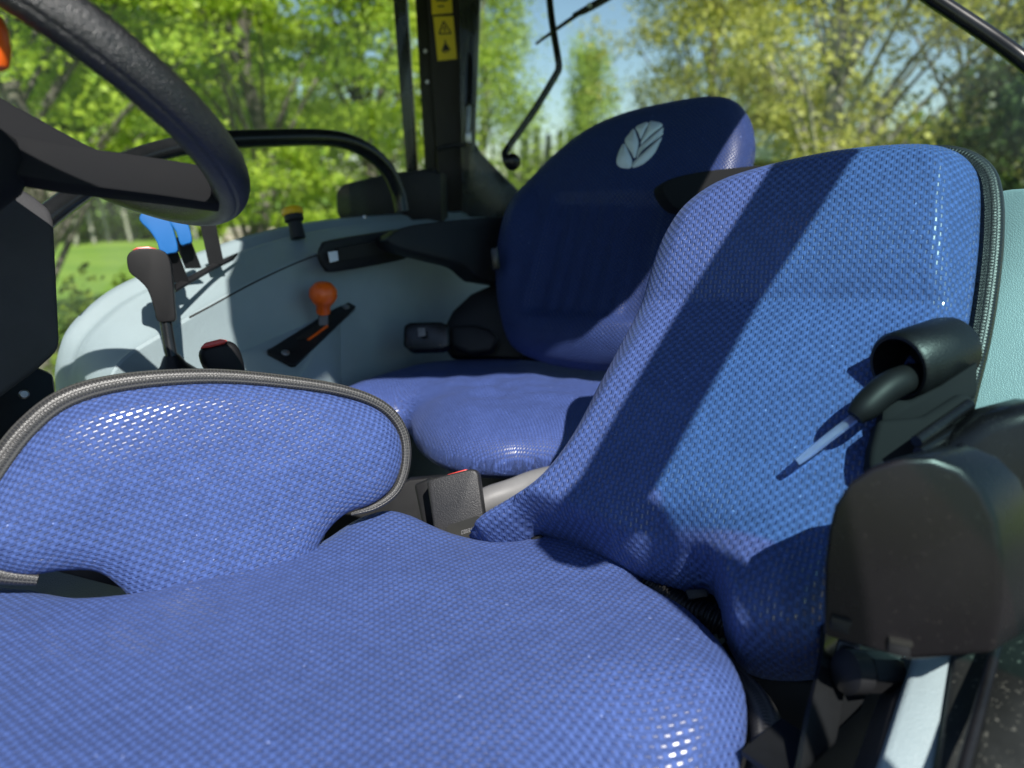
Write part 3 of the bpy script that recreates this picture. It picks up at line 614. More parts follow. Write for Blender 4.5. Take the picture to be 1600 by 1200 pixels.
# ---------------- driver's seat
ds = thing('driver_seat', 'blue fabric driver seat mostly in shade with white leaf emblem on its backrest', 'seat', (0.1, 1.35, 1.66), 'cab seats')
da, db, dc = P(790, 480, 1.5), P(990, 570, 1.34), P(1170, 230, 1.36); dn = plane3(da, db, dc)
od = CAM-Z*0.40
dw = [hit(x, y, CAM-Z*0.335, Z) for x, y in ((470, 612), (540, 582), (640, 557), (720, 550), (800, 549), (900, 557))]
dw = [np.array([p[0], p[1], od[2]]) for p in dw]
dw += [hit(x, y, od, Z) for x, y in ((1080, 612), (1090, 660), (1000, 700), (900, 722), (850, 730), (790, 735), (720, 730), (672, 714), (648, 690), (636, 668), (600, 668), (540, 668), (480, 660))]
def dzf_c(Q, W, dm):
    g = nz(W*np.array([1, 1, 0]), 22.0, 2); k = hit(640, 640, od+Z*0.05, Z); f1 = hit(760, 620, od+Z*.06, Z)
    return 0.011*g*gauss(W, np.array([f1[0], f1[1], od[2]]), 0.12)+0.0025*nz(W, 9.0)-0.035*gauss(W, np.array([k[0]-0.005, k[1]+0.01, od[2]]), 0.016)+0.012*gauss(W, np.array([k[0]+0.06, k[1]-0.03, od[2]]), 0.05)
dcush, dsurf, _ = cushion('seat_cushion', None, od, Z, np.array([-FWD[0], -FWD[1], 0]), 0.075, 0.060, M['fabric_cushion'], ds, 0.008, 0.010, 0.08, 0.03, dzf_c, dw)
dpx = [(800, 540), (783, 485), (779, 425), (785, 370), (802, 322), (832, 285), (872, 245), (922, 207), (982, 181), (1060, 163), (1118, 156), (1152, 163), (1172, 187), (1180, 222), (1174, 262), (1150, 335), (1110, 430), (1060, 505), (1000, 562), (945, 577), (890, 574), (838, 562)]
dbu = nrm(Z-dn*np.dot(Z, dn)); dbr = nrm(np.cross(dbu, dn)); dbo = hit(945, 400, da, dn)
def dbz(Q, W, dm):
    x = (W-dbo)@dbr; y = (W-dbo)@dbu
    ins = smooth(0.115, 0.10, np.abs(x))*smooth(0.11, 0.08, y)*smooth(-0.145, -0.125, y)
    ribs = 0.0022*np.cos(x/0.033*2*math.pi)*ins
    return -0.012*ins+ribs+0.022*smooth(0.13, 0.2, np.abs(x))*smooth(0.16, 0.05, y)+0.012*gauss(W, hit(940, 545, da, dn), 0.07)
dback, dbs, _ = cushion('backrest', dpx, da, dn, dbu, 0.045, 0.040, M['fabric_shade'], ds, 0.008, 0.012, 0.08, 0.05, dbz)
# leaf emblem: five leaf segments, thin print on the fabric
leafs = [[(963, 252), (967, 237), (974, 224), (979, 231), (984, 241), (987, 250), (985, 261), (975, 262), (966, 259)],
         [(976, 221), (983, 209), (990, 201), (994, 210), (997, 220), (996, 231), (993, 243), (990, 246), (986, 238)],
         [(993, 199), (1003, 193), (1012, 191), (1008, 201), (1002, 214), (1000, 216), (997, 207)],
         [(1015, 190), (1024, 190), (1032, 192), (1034, 196), (1020, 207), (1008, 218), (1001, 225), (1003, 217), (1010, 204)],
         [(1035, 199), (1035, 206), (1034, 210), (1016, 223), (1002, 235), (995, 246), (997, 235), (1001, 228), (1018, 213)],
         [(1033, 214), (1029, 224), (1022, 238), (1012, 249), (1001, 257), (988, 261), (990, 253), (996, 247), (1010, 234)]]
for px in leafs:
    px = catmull(np.array(px, float), 3, True); q = [dbs(x, y, 0.0028) for x, y in px]; n_ = len(q); c = sum(q)/n_
    V = q+[c]+[p-dn*0.003 for p in q]
    obj('emblem_segment', V, [(i, (i+1) % n_, n_) for i in range(n_)]+[(i, n_+1+i, n_+1+(i+1) % n_, (i+1) % n_) for i in range(n_)], M['logo'], dback, True)
slab('armrest', [(606, 374), (628, 356), (680, 347), (800, 337), (850, 345), (850, 440), (765, 438), (745, 431), (725, 414), (690, 404), (650, 394), (620, 385)], 1.50, 0.06, M['black'], ds, n=nrm(INW+FWD*0.35+Z*0.2), bevel=0.012, segs=3, smooth_poly=3)
slab('armrest', [(1034, 291), (1046, 280), (1085, 270), (1140, 263), (1200, 262), (1205, 310), (1140, 330), (1085, 330), (1058, 326), (1042, 310)], 1.22, 0.055, M['matt'], ds, n=nrm(INW*0.6+FWD*0.8+Z*0.15), bevel=0.012, segs=4, smooth_poly=3)
slab('recliner_lever', [(766, 388), (778, 384), (782, 420), (768, 424)], 1.44, 0.02, M['blackgloss'], ds, bevel=0.004)
lathe('seat_suspension_base', np.array([0.09, 1.28, 1.60]), Z, [(-0.04, 0.17), (0.0, 0.18), (0.10, 0.165), (0.15, 0.15), (0.19, 0.15)], M['black'], ds, 32)

# ---------------- buckle beside the passenger cushion
bk_n = nrm([-0.12, -0.93, 0.34])
buck = thing('seat_belt_buckle', 'black seat belt buckle with red button standing between the two seats', 'buckle', P(700, 850, 0.95)-Z*0.09)
B0 = [(666, 752), (672, 748), (734, 733), (742, 734), (747, 740), (762, 850), (684, 872)]
BO = P(715.3, 775.6, 0.93)
bd = slab('buckle_body', B0, 0.93, 0.022, M['buckle'], buck, n=bk_n, bevel=0.004, segs=3)
slab('buckle_back', [(646, 757), (668, 748), (700, 745), (735, 736), (750, 860), (672, 880)], 0.965, 0.014, M['black'], buck, n=bk_n, bevel=0.004, segs=3)
slab('release_button', [(676, 751), (700, 741), (728, 733), (730, 737), (704, 747), (680, 754)], 0.936, 0.016, M['red'], buck, n=bk_n, bevel=0.001)
from_bm('label_recess', slab_bm([hit(x, y, BO+bk_n*0.0006, bk_n) for x, y in ((698, 824), (702, 820), (746, 806), (750, 808), (753, 825), (752, 834), (700, 846))], -bk_n*0.001), M['ink'], bd)
def buckle_text():
    # two rows of moulded dots, as in the picture: COSTMI / 34-like stamp
    g = {'C': ['111', '100', '100', '100', '111'], 'O': ['111', '101', '101', '101', '111'], 'S': ['111', '100', '111', '001', '111'], '3': ['111', '001', '111', '001', '111'], '1': ['010', '110', '010', '010', '111'], '7': ['111', '001', '010', '010', '010'], '4': ['101', '101', '111', '001', '001']}
    V = []; Fc = []; o0 = BO+bk_n*0.0012
    for k, ch in enumerate('COS31714'[:7]):
        for j, rw in enumerate(g[ch]):
            for i, b in enumerate(rw):
                if b == '1':
                    x = 721+k*3.5+i*0.95; y = 829+j*1.25-(k*3.5+i*0.95)*0.30
                    q = [hit(x+a, y+c, o0, bk_n) for a, c in ((0, 0), (0.9, 0), (0.9, 1.1), (0, 1.1))]; b0 = len(V); V += q; Fc.append((b0, b0+1, b0+2, b0+3))
    obj('stamped_lettering', V, Fc, M['greyplastic'], bd, False)
buckle_text()
strap('stalk', [P(712, 850, 0.95), P(716, 900, 0.95), P(718, 960, 0.95)], nrm([1, 0.1, 0])*0.014, 0.004, M['black'], buck)

# ---------------- far belt buckle by the driver's seat
fb = thing('seat_belt_buckle', 'shaded black seat belt buckle lying at the far side of the driver seat', 'buckle', P(720, 560, 1.55))
fn = nrm([-0.1, -0.9, 0.4])
b1 = slab('buckle_body', [(630, 508), (640, 503), (690, 502), (700, 508), (703, 540), (690, 546), (640, 548), (629, 540)], 1.50, 0.035, M['blackgloss'], fb, n=fn, bevel=0.006, segs=3)
slab('buckle_sleeve', [(702, 508), (740, 506), (765, 514), (780, 528), (768, 548), (735, 552), (702, 540)], 1.52, 0.04, M['black'], fb, n=fn, bevel=0.008, segs=3)
slab('release_button', [(652, 512), (664, 511), (665, 525), (653, 526)], 1.488, 0.004, M['greyplastic'], b1, n=fn, bevel=0.002)
slab('seat_valance', [(688, 520), (706, 485), (735, 458), (775, 440), (815, 436), (815, 560), (700, 556)], 1.60, 0.05, M['black'], ds, n=fn, bevel=0.01)

# ---------------- reel housing (seat belt retractor cover) near right
RN = nrm(FWD*0.92+INW*0.28+Z*0.12); RE = nrm(-FWD*0.98-INW*0.15+Z*0.02)
reel = thing('belt_reel_housing', 'rounded black plastic belt reel cover in the blurred right foreground', 'reel housing', P(1400, 1040, 0.5))
hp_ = [(1283, 985), (1284, 880), (1290, 830), (1300, 790), (1325, 752), (1362, 728), (1410, 715), (1455, 715), (1500, 733), (1535, 768), (1556, 815), (1564, 870), (1562, 940), (1552, 1022), (1420, 1034), (1330, 1010), (1283, 995)]
rc = P(1425, 880, 0.525)
front = [hit(x, y, rc, RN) for x, y in hp_]
hbody = from_bm('housing_body', slab_bm(front, np.array([0.85, 0.53, 0.0])*0.05, 0.011, 6), M['housing'], reel)
for q in ([(1298, 967), (1328, 976), (1327, 994), (1296, 985)], [(1388, 1000), (1424, 1008), (1423, 1030), (1387, 1021)]):
    o_ = rc+RN*0.0008
    from_bm('cover_clip', slab_bm([hit(x, y, o_+RN*0.002, RN) for x, y in q], -RN*0.006, 0.0015), M['black'], hbody)
    q2 = [(q[0][0]+2, q[0][1]-3), (q[1][0]+3, q[1][1]-3), (q[1][0]+2, q[1][1]+4), (q[0][0]+2, q[0][1]+4)]
    from_bm('clip_slot', slab_bm([hit(x, y, o_+RN*0.003, RN) for x, y in q2], -RN*0.004, 0.0), M['ink'], hbody)
slab('reel_body', [(1440, 735), (1480, 690), (1540, 650), (1610, 632), (1720, 640), (1740, 980), (1560, 1000), (1470, 960)], 0.60, 0.05, M['housing'], reel, n=RN, bevel=0.015, segs=4)
# ribbed saddle on the housing
def on(x, y, d): return P(x, y, d)
slab('saddle', [(1360, 700), (1372, 655), (1440, 650), (1500, 612), (1522, 618), (1526, 640), (1470, 700), (1420, 730), (1356, 735)], 0.635, 0.03, M['matt'], reel, n=nrm([-0.25, -0.85, 0.45]), bevel=0.006, segs=3)
for (x0, y0, x1, y1) in ((1432, 690, 1515, 632), (1436, 708, 1500, 668), (1500, 704, 1555, 662)):
    tube('rib', [P(x0, y0, 0.605), P((x0+x1)/2, (y0+y1)/2, 0.618), P(x1, y1, 0.63)], 0.005, M['housing'], reel, 10, 4)
# mounting bolt under it
ba_ = nrm([0.93, 0.25, -0.18]); b0_ = P(1338, 1050, 0.60)
lathe('washer', b0_, ba_, [(-0.012, 0.012), (-0.010, 0.017), (0.004, 0.017), (0.005, 0.010)], M['black'], reel, 20)
lathe('mounting_bolt', b0_+ba_*0.006, ba_, [(0, 0.012), (0.002, 0.0155), (0.024, 0.0155), (0.032, 0.013), (0.034, 0.006)], M['black'], reel, 6)

# ---------------- rubber sleeve with rod on top of the housing
sl = thing('belt_guide_sleeve', 'hollow black rubber sleeve holding a rod with a clear tip above the reel cover', 'sleeve', P(1430, 640, 0.5933))
s0 = P(1402, 574, 0.672); sa = nrm(nrm(ray(1402, 576))*0.50+rt*0.80+up*0.28)
prof = [(0.0, 0.0235), (0.0, 0.0262), (0.003, 0.0285), (0.055, 0.0285), (0.064, 0.027), (0.068, 0.020), (0.068, 0.0)]
lathe('sleeve', s0, sa, [(0.045, 0.0), (0.045, 0.0225), (0.012, 0.0245), *[(h_*1.1, r_*1.08) for h_, r_ in prof]], M['rubber'], sl, 32)
rp = [P(1336, 652, 0.655), P(1352, 636, 0.655), P(1385, 607, 0.658), P(1415, 592, 0.668), P(1440, 586, 0.70)]
tube('rod', rp, [0.008, 0.012, 0.013, 0.0125, 0.011], M['grip'], sl, 18, 6)
mt = NT('clear_tip_plastic'); mt.set(**{'Base Color': (0.55, 0.60, 0.85), 'Roughness': 0.35, 'Transmission Weight': 0.85, 'IOR': 1.3})
tube('clear_tip', [P(1246, 722, 0.668), P(1262, 710, 0.667), P(1300, 680, 0.664), P(1345, 646, 0.660)], [0.003, 0.0036, 0.004, 0.004], mt.m, sl, 12, 5)
slab('sleeve_foot', [(1380, 620), (1420, 625), (1470, 600), (1530, 560), (1528, 620), (1440, 665), (1375, 668)], 0.655, 0.03, M['matt'], sl, n=nrm([-0.25, -0.85, 0.45]), bevel=0.005)

# ================================================================== STEERING
SWC = P(23.5, 124, 0.656); SWN = nrm([0.367, 0.440, 0.820])
sw = thing('steering_wheel', 'black grained steering wheel cropped at the top left with a flat spoke', 'steering wheel', SWC-SWN*0.12)
sA = nrm(np.cross(SWN, Z)); sB = np.cross(SWN, sA)
def ring_pt(a, R, hgt=0.0): return SWC+R*(math.cos(a)*sA+math.sin(a)*sB)+SWN*hgt
_k = min(range(720), key=lambda i: (lambda q: abs((q-CAM)@rt/((q-CAM)@fw)*FP+800-300)+abs(600-(q-CAM)@up/((q-CAM)@fw)*FP-195))(ring_pt(i*math.pi/360, 0.19)))*math.pi/360
_q = ring_pt(_k, 0.19); _v = nrm(CAM-_q); SEAM = math.atan2(np.dot(_v, SWN), np.dot(_v, nrm(_q-SWC)))-0.30
V = []; Fc = []; N1, N2 = 140, 80; R0 = 0.19
for i in range(N1):
    a = 2*math.pi*i/N1
    for k in range(N2):
        b = 2*math.pi*k/N2; rr = 0.0172
        seam = 0.0013*math.exp(-((((b-SEAM+math.pi) % (2*math.pi))-math.pi)/0.06)**2)
        V.append(ring_pt(a, R0+(rr-seam)*math.cos(b)*0.95, (rr-seam)*1.1*math.sin(b)))
for i in range(N1):
    for k in range(N2):
        Fc.append((i*N2+k, i*N2+(k+1) % N2, ((i+1) % N1)*N2+(k+1) % N2, ((i+1) % N1)*N2+k))
rimo = obj('rim', V, Fc, M['wheel'], sw, True)
# angle on the ring nearest to pixel
def ring_angle(px, py):
    best = min(range(720), key=lambda i: (lambda q: ((q-CAM)@rt/((q-CAM)@fw)*FP+800-px)**2+(600-(q-CAM)@up/((q-CAM)@fw)*FP-py)**2)(ring_pt(i*math.pi/360, R0)))
    return best*math.pi/360
a1 = ring_angle(352, 298); hub = SWC-SWN*0.075
rimp = ring_pt(a1, R0-0.004, 0.0)
def spoke(name, end, wd0, wd1, th, drop):
    dirv = nrm(end-hub); side = nrm(np.cross(SWN, dirv)); q = []
    pts = [hub+dirv*0.02, hub+(end-hub)*0.35-SWN*0.002, hub+(end-hub)*0.75, end]
    sec = []
    for i, p in enumerate(pts):
        t = i/3; wv = side*(wd0+(wd1-wd0)*t); tv = nrm(np.cross(dirv, side))*th
        sec.append([p-wv-tv, p+wv-tv, p+wv+tv, p-wv+tv])
    bm = bmesh.new(); vs = [[bm.verts.new(tuple(v)) for v in s_] for s_ in sec]
    bm.faces.new(vs[0][::-1]); bm.faces.new(vs[-1])
    for i in range(3):
        for k in range(4): bm.faces.new((vs[i][k], vs[i][(k+1) % 4], vs[i+1][(k+1) % 4], vs[i+1][k]))
    bmesh.ops.recalc_face_normals(bm, faces=bm.faces); bmesh.ops.bevel(bm, geom=bm.edges[:], offset=0.0025, segments=2, affect='EDGES', profile=0.5)
    return from_bm(name, bm, M['matt'], sw)
for da_ in (0, 2*math.pi/3, 4*math.pi/3): spoke('spoke', ring_pt(a1+da_, R0-0.008, -0.004), 0.017, 0.013, 0.017, 0)
lathe('hub', hub-SWN*0.01, SWN, [(-0.05, 0.02), (-0.03, 0.036), (0.0, 0.046), (0.022, 0.044), (0.034, 0.034), (0.038, 0.0)], M['matt'], sw, 40)
slab('spoke_web', [(-60, 115), (0, 150), (60, 184), (130, 222), (205, 256), (150, 262), (60, 262), (-60, 230)], 0.685, 0.012, M['matt'], sw, n=nrm([0.45, -0.8, 0.4]), bevel=0.003)
# orange knob at the picture edge
ok = thing('orange_lever', 'bright orange knob half cut off at the upper left picture edge', 'lever', P(-190, 260, 0.52))
lathe('knob', P(-18, 62, 0.52), Z, [(-0.0195, 0.006), (-0.017, 0.010), (-0.0065, 0.0127), (0.0065, 0.0127), (0.0143, 0.010), (0.0175, 0.004)], M['orange'], ok, 24)
tube('shaft', [P(-18, 100, 0.52), P(-70, 150, 0.52), P(-190, 260, 0.52)], 0.004, M['blackgloss'], ok, 10, 3)
# column cover
colm = thing('steering_column_cover', 'dark grey plastic steering column shroud at the left edge below the wheel', 'column cover', P(-40, 650, 0.62))
CN = nrm([0.62, -0.75, 0.22])
slab('shroud', [(-160, 200), (-10, 263), (60, 306), (84, 326), (90, 345), (99, 530), (97, 548), (60, 582), (0, 626), (-60, 672), (-200, 690)], 0.78, 0.1, M['dash'], colm, n=CN, bevel=0.009, segs=4, ext=np.array([-0.12, 0.04, -0.02]))
low = slab('lower_panel', [(-120, 560), (60, 574), (84, 584), (90, 640), (80, 760), (-120, 780)], 0.93, 0.10, M['black'], colm, n=CN, bevel=0.006)
pp = P(38, 616, 0.905); lathe('screw', pp, CN, [(-0.008, 0.0055), (0.0, 0.0055), (0.0015, 0.004), (0.0016, 0.0)], M['steel'], low, 16)
tube('column', [hub-SWN*0.04, hub-SWN*0.2, hub-SWN*0.45-Z*0.1, hub-SWN*0.6-Z*0.6], 0.035, M['black'], colm, 16, 4)

# ================================================================== LEVERS
CE = CONS
# black gear lever with red cap and rubber boot
g1 = thing('gear_lever', 'tall black gear lever with flat red cap and rubber boot before the far panel', 'lever', P(275, 590, 1.10))
kn = [(198, 404), (204, 393), (218, 388), (238, 388), (257, 393), (266, 408), (270, 440), (273, 478), (274, 500), (262, 503), (246, 502), (240, 480), (230, 452), (215, 436), (202, 425)]
gd = 1.10; gn = nrm([0.35, -0.9, 0.15])
k1 = slab('knob', kn, gd, 0.042, M['grip'], g1, n=gn, bevel=0.014, segs=5, smooth_poly=3)
slab('cap', [(206, 391), (214, 386), (232, 385), (244, 388), (246, 391), (230, 391)], gd+0.012, 0.024, M['red'], k1, n=gn, bevel=0.003)
tube('shaft', [P(258, 495, gd+0.02), P(264, 535, gd+0.02), P(272, 575, gd+0.02)], 0.0085, M['blackgloss'], g1, 14, 4)
lathe('boot', P(276, 592, gd+0.03), Z+np.array([-0.12, 0, 0]), [(-0.03, 0.06), (-0.005, 0.048), (0.004, 0.036), (0.010, 0.030), (0.022, 0.018), (0.032, 0.013), (0.036, 0.010)], M['rubber'], g1, 28)
g2 = thing('gear_lever', 'short black lever knob with dull red cap peeking over the grey bound pad', 'lever', P(345, 640, 1.02))
k2 = slab('knob', [(310, 556), (314, 545), (328, 537), (352, 533), (368, 538), (378, 555), (384, 585), (386, 640), (340, 640), (330, 596), (316, 574)], 1.02, 0.04, M['grip'], g2, n=gn, bevel=0.013, segs=4, smooth_poly=2)
slab('cap', [(312, 545), (320, 536), (344, 530), (356, 532), (352, 537), (330, 543)], 1.012, 0.025, M['red'], k2, n=gn, bevel=0.002)
tube('shaft', [P(362, 630, 1.04), P(366, 700, 1.04), P(370, 780, 1.04)], 0.008, M['blackgloss'], g2, 12, 3)
# blue capped levers
def blue_lever(poly, arm, d, label):
    t = thing('hydraulic_lever', label, 'lever', P(arm[1][0], arm[1][1], d+0.06), 'blue capped levers')
    slab('grip', poly, d, 0.030, M['bluek'], t, n=gn, bevel=0.012, segs=6, smooth_poly=3)
    a0 = P(arm[0][0], arm[0][1], d+0.015); a1_ = P(arm[1][0], arm[1][1], d+0.05)
    strap('arm', [a0, (a0+a1_)/2, a1_], nrm([0.9, 0.4, 0])*0.012, 0.003, M['black'], t, 3)
blue_lever([(218, 344), (222, 332), (236, 326), (252, 330), (264, 342), (272, 362), (278, 391), (266, 396), (252, 397), (245, 378), (233, 360)], [(262, 388), (282, 440)], 1.14, 'blue gripped lever standing nearest behind the black gear lever')
blue_lever([(262, 342), (270, 335), (284, 338), (294, 350), (300, 376), (292, 381), (282, 382), (275, 362)], [(284, 372), (302, 418)], 1.20, 'second blue gripped lever half hidden behind the first blue one')
bl = thing('lever_stalk', 'plain black lever stalk rising from the ledge below the steering wheel rim', 'lever', P(338, 412, 1.28))
strap('stalk', [P(322, 335, 1.25), P(328, 365, 1.26), P(338, 412, 1.28)], nrm([0.9, 0.4, 0])*0.012, 0.003, M['black'], bl, 3)
slab('slot_plate', [(270, 445), (330, 412), (372, 394), (366, 402), (330, 420), (276, 452)], 1.25, 0.006, M['black'], bl, n=nrm(INW*0.4+Z*0.9), bevel=0.001)
yk = thing('yellow_knob', 'small yellow capped black push knob on top of the far console', 'knob', P(463, 368, 1.45))
ky = nrm(P(458, 330, 1.45)-P(466, 366, 1.45))
lathe('stem', P(466, 372, 1.46), ky, [(0, 0.014), (0.03, 0.013), (0.034, 0.018), (0.045, 0.018)], M['black'], yk, 20)
lathe('cap', P(466, 372, 1.46)+ky*0.044, ky, [(0, 0.018), (0.002, 0.020), (0.010, 0.020), (0.014, 0.017), (0.015, 0.0)], M['yellow'], yk, 24)
# orange lever in its gate
ol = thing('range_lever', 'small orange ball knob lever in a black slotted gate plate', 'lever', hit(505, 520, PO, PN))
def onpl(px, off=0.0): return [hit(x, y, PO+PN*off, PN) for x, y in px]
gate = from_bm('gate_plate', slab_bm(onpl([(417, 546), (424, 543), (540, 471), (545, 472), (556, 478), (554, 481), (462, 569), (455, 570), (419, 551)], 0.003), -PN*0.006, 0.0012), M['black'], ol)
from_bm('gate_slot', slab_bm(onpl([(462, 529), (470, 523), (512, 493), (520, 492), (518, 500), (480, 528), (466, 532)], 0.0040), -PN*0.002), M['ink'], gate)
from_bm('gate_scale', slab_bm(onpl([(480, 530), (484, 531), (513, 510), (511, 507)], 0.0045), -PN*0.002), M['orange'], gate)
for (x, y) in ((446, 552), (540, 480)): lathe('screw', hit(x, y, PO+PN*0.003, PN), PN, [(-0.002, 0.007), (0.002, 0.007), (0.004, 0.004), (0.004, 0.0)], M['steel'], gate, 16)
lb = hit(505, 510, PO, PN); lt = P(505, 462, (lb-CAM)@fw-0.03); la = nrm(lt-lb); LH = np.linalg.norm(lt-lb)
strap('shaft', [lb-la*0.02, lb+la*LH*0.3, lb+la*LH*0.6], nrm([0.8, 0.5, 0])*0.008, 0.003, M['greyplastic'], ol, 3)
lathe('knob', lb+la*LH*0.45, la, [(0, 0.012), (0.004, 0.0125), (0.014, 0.0125), (0.022, 0.019), (0.032, 0.0245), (0.044, 0.024), (0.054, 0.016), (0.058, 0.006), (0.058, 0.0)], M['orange'], ol, 28)
# oval slot plate on the console
slot = slab('slot_plate', [(501, 400), (506, 384), (520, 375), (612, 360), (640, 358), (652, 370), (640, 398), (622, 408), (528, 425), (511, 421)], 1.44, 0.012, M['black'], console, n=INW, bevel=0.004, smooth_poly=3)
so_ = P(570, 392, 1.425)
from_bm('slot_opening', slab_bm([hit(x, y, so_, INW) for x, y in ((528, 388), (612, 373), (617, 393), (530, 408))], -INW*0.012, 0.0), M['ink'], slot)
from_bm('slot_label', slab_bm([hit(x, y, so_+INW*0.003, INW) for x, y in ((514, 394), (527, 392), (529, 407), (517, 410))], -INW*0.003, 0.0), M['white'], slot)
from_bm('slot_label', slab_bm([hit(x, y, so_+INW*0.003, INW) for x, y in ((614, 383), (619, 382), (622, 387), (628, 386), (628, 392), (616, 392))], -INW*0.003, 0.0), M['white'], slot)

# ---------------- wipers on the rear glass
wp = thing('window_wiper', 'thin black wiper crossing the blue sky gap in the rear window', 'wiper', P(940, 0, 1.98))
tube('wiper_arm', [P(985, -25, 1.99), P(925, 10, 2.0), P(895, 25, 2.01)], [0.010, 0.010, 0.006], M['blackgloss'], wp, 10, 3)
tube('wiper_blade', [P(905, 21, 2.01), P(870, 45, 2.02), P(837, 69, 2.03)], [0.006, 0.005, 0.0035], M['blackgloss'], wp, 8, 3)
lathe('pivot_cap', P(921, 8, 1.985), -ray(921, 8), [(0, 0.006), (0.003, 0.006), (0.004, 0.0)], M['white'], wp, 14)
bar = thing('window_stay', 'thick black stay bar crossing the upper right corner of the rear window', 'stay bar', P(1620, 105, 1.25))
tube('bar', [P(1380, -60, 1.30), P(1450, -8, 1.28), P(1540, 52, 1.25), P(1590, 88, 1.23), P(1625, 118, 1.22)], 0.0135, M['blackgloss'], bar, 14, 4)

# ================================================================== TREES
def build_tree(name, label, group, base, H, R, z0, leafmat, bark, seed, nclump=70, per=260, leaf=0.075, clump=0.5, flat=0.45, trunk_r=0.16, droop=0.0, lean=0.0, squash=1.0):
    rng = np.random.default_rng(seed)
    t = thing(name, label, 'tree', base, group); base = np.asarray(base, float)
    V = []; Fc = []
    def add(pts, rad, seg=6):
        v, f, _ = tube_data(np.array(pts), np.array(rad), seg); b = len(V); V.extend(v); Fc.extend([tuple(b+i for i in q) for q in f])
    top = base+np.array([lean*H, 0, H*0.92])
    tr = [base+(top-base)*s+np.array([rng.normal()*0.10, rng.normal()*0.10, 0])*(s > 0) for s in np.linspace(0, 1, 7)]; tr[0][2] -= 0.1
    trf = catmull(tr, 4); add(trf, np.linspace(trunk_r, trunk_r*0.12, len(trf)), 8)
    centers = []; sub = []
    for i in range(nclump):
        # point in an egg-shaped crown
        th = rng.uniform(0, 2*math.pi); hh = rng.uniform(0, 1)**0.9; rad = R*(math.sin(math.pi*min(1, (hh*0.85+0.12)))**0.6)*math.sqrt(rng.uniform(0.12, 1))
        c = base+np.array([lean*H*hh+rad*math.cos(th), rad*math.sin(th)*squash, z0+(H-z0)*hh]); centers.append(c)
        s = max(0.05, min(0.95, (c[2]-base[2])/H-0.12-0.15*rad/R)); p0 = trf[int(s*(len(trf)-1))]
        mid = (p0+c)/2+np.array([0, 0, 0.18*rad-0.1]); q = catmull([p0, mid, c], 4); r0 = trunk_r*0.28*(1-s)+0.012
        if i % 3 == 0: add(q, np.linspace(r0, 0.005, len(q)), 5)
    obj('trunk', V, Fc, bark, t, True)
    C_ = []
    for c in centers:
        m_ = int(per*rng.uniform(0.5, 1.5)); ksub = 5
        sc_ = c+rng.normal(size=(ksub, 3))*clump*np.array([0.7, 0.7, flat*0.7])
        k = rng.integers(0, ksub, m_)
        p = sc_[k]+rng.normal(size=(m_, 3))*clump*np.array([0.42, 0.42, flat*0.5])
        if droop: p[:, 2] -= np.abs(rng.normal(size=m_))*droop
        C_.append(p)
    Pc = np.vstack(C_); n = len(Pc)
    nn = rng.normal(size=(n, 3))*np.array([1, 1, 0.7])+np.array([0.1, -0.25, 0.8]); nn /= np.linalg.norm(nn, axis=1)[:, None]
    a = np.cross(nn, rng.normal(size=(n, 3))); a /= np.linalg.norm(a, axis=1)[:, None]; b = np.cross(nn, a)
    sz = leaf*rng.uniform(0.6, 1.3, n)[:, None]
    Vv = np.empty((n, 4, 3)); Vv[:, 0] = Pc-a*sz*0.6; Vv[:, 1] = Pc-b*sz*0.42+nn*sz*0.1; Vv[:, 2] = Pc+a*sz*0.6-nn*sz*0.12; Vv[:, 3] = Pc+b*sz*0.42+nn*sz*0.1
    leaf_obj('crown', Vv, leafmat, t, rng)
    return t
def leaf_obj(name, Vv, mat, t, rng, tone=None):
    n = len(Vv); V = Vv.reshape(-1, 3); c = (V.min(0)+V.max(0))/2
    me = bpy.data.meshes.new(name); me.vertices.add(n*4); me.vertices.foreach_set('co', (V-c).ravel())
    me.loops.add(n*4); me.loops.foreach_set('vertex_index', np.arange(n*4)); me.polygons.add(n); me.polygons.foreach_set('loop_start', np.arange(n)*4)
    me.update(); me.validate()
    at = me.attributes.new('rnd', 'FLOAT', 'FACE'); at.data.foreach_set('value', np.clip(rng.beta(1.6, 1.6, n), 0, 1))
    me.materials.append(mat); o = bpy.data.objects.new(name, me); COL.objects.link(o)
    if t: o.parent = t; o.location = Vector(c)-world_loc(t)
    else: o.location = Vector(c)
    return o
def gpos(px, d):
    v = ray(px, 300); v = v/np.hypot(v[0], v[1]); return np.array([v[0]*d, v[1]*d, 0.0])
GL = 'trees beyond the side window'; GR = 'trees beyond the rear window'
build_tree('maple_tree', 'bright green leafy tree filling the window left of the steering wheel rim', GL, gpos(40, 10.5), 8.0, 2.9, 2.15, M['maple'], M['bark'], 1, 115, 380, 0.066, 0.50, 0.26)
build_tree('maple_tree', 'bright green leafy tree seen between the steering wheel and the cab pillar', GL, gpos(400, 11.5), 8.0, 2.7, 1.9, M['maple'], M['bark'], 2, 105, 380, 0.066, 0.50, 0.26)
build_tree('maple_tree', 'lower green tree just left of the cab pillar above the grab rail bend', GL, gpos(585, 13.0), 8.0, 2.0, 1.5, M['maple'], M['bark'], 3, 70, 380, 0.068, 0.45, 0.28)
build_tree('birch_tree', 'drooping pale green birch right beside the cab pillar', GR, gpos(766, 17.0), 9.0, 0.7, 1.0, M['birch'], M['palebark'], 4, 50, 330, 0.07, 0.45, 0.8, 0.12, 0.6)
build_tree('birch_tree', 'slender pale green birch standing alone against the blue sky', GR, gpos(915, 22.0), 6.4, 0.5, 1.2, M['birch'], M['palebark'], 5, 40, 330, 0.075, 0.28, 0.9, 0.10, 0.55)
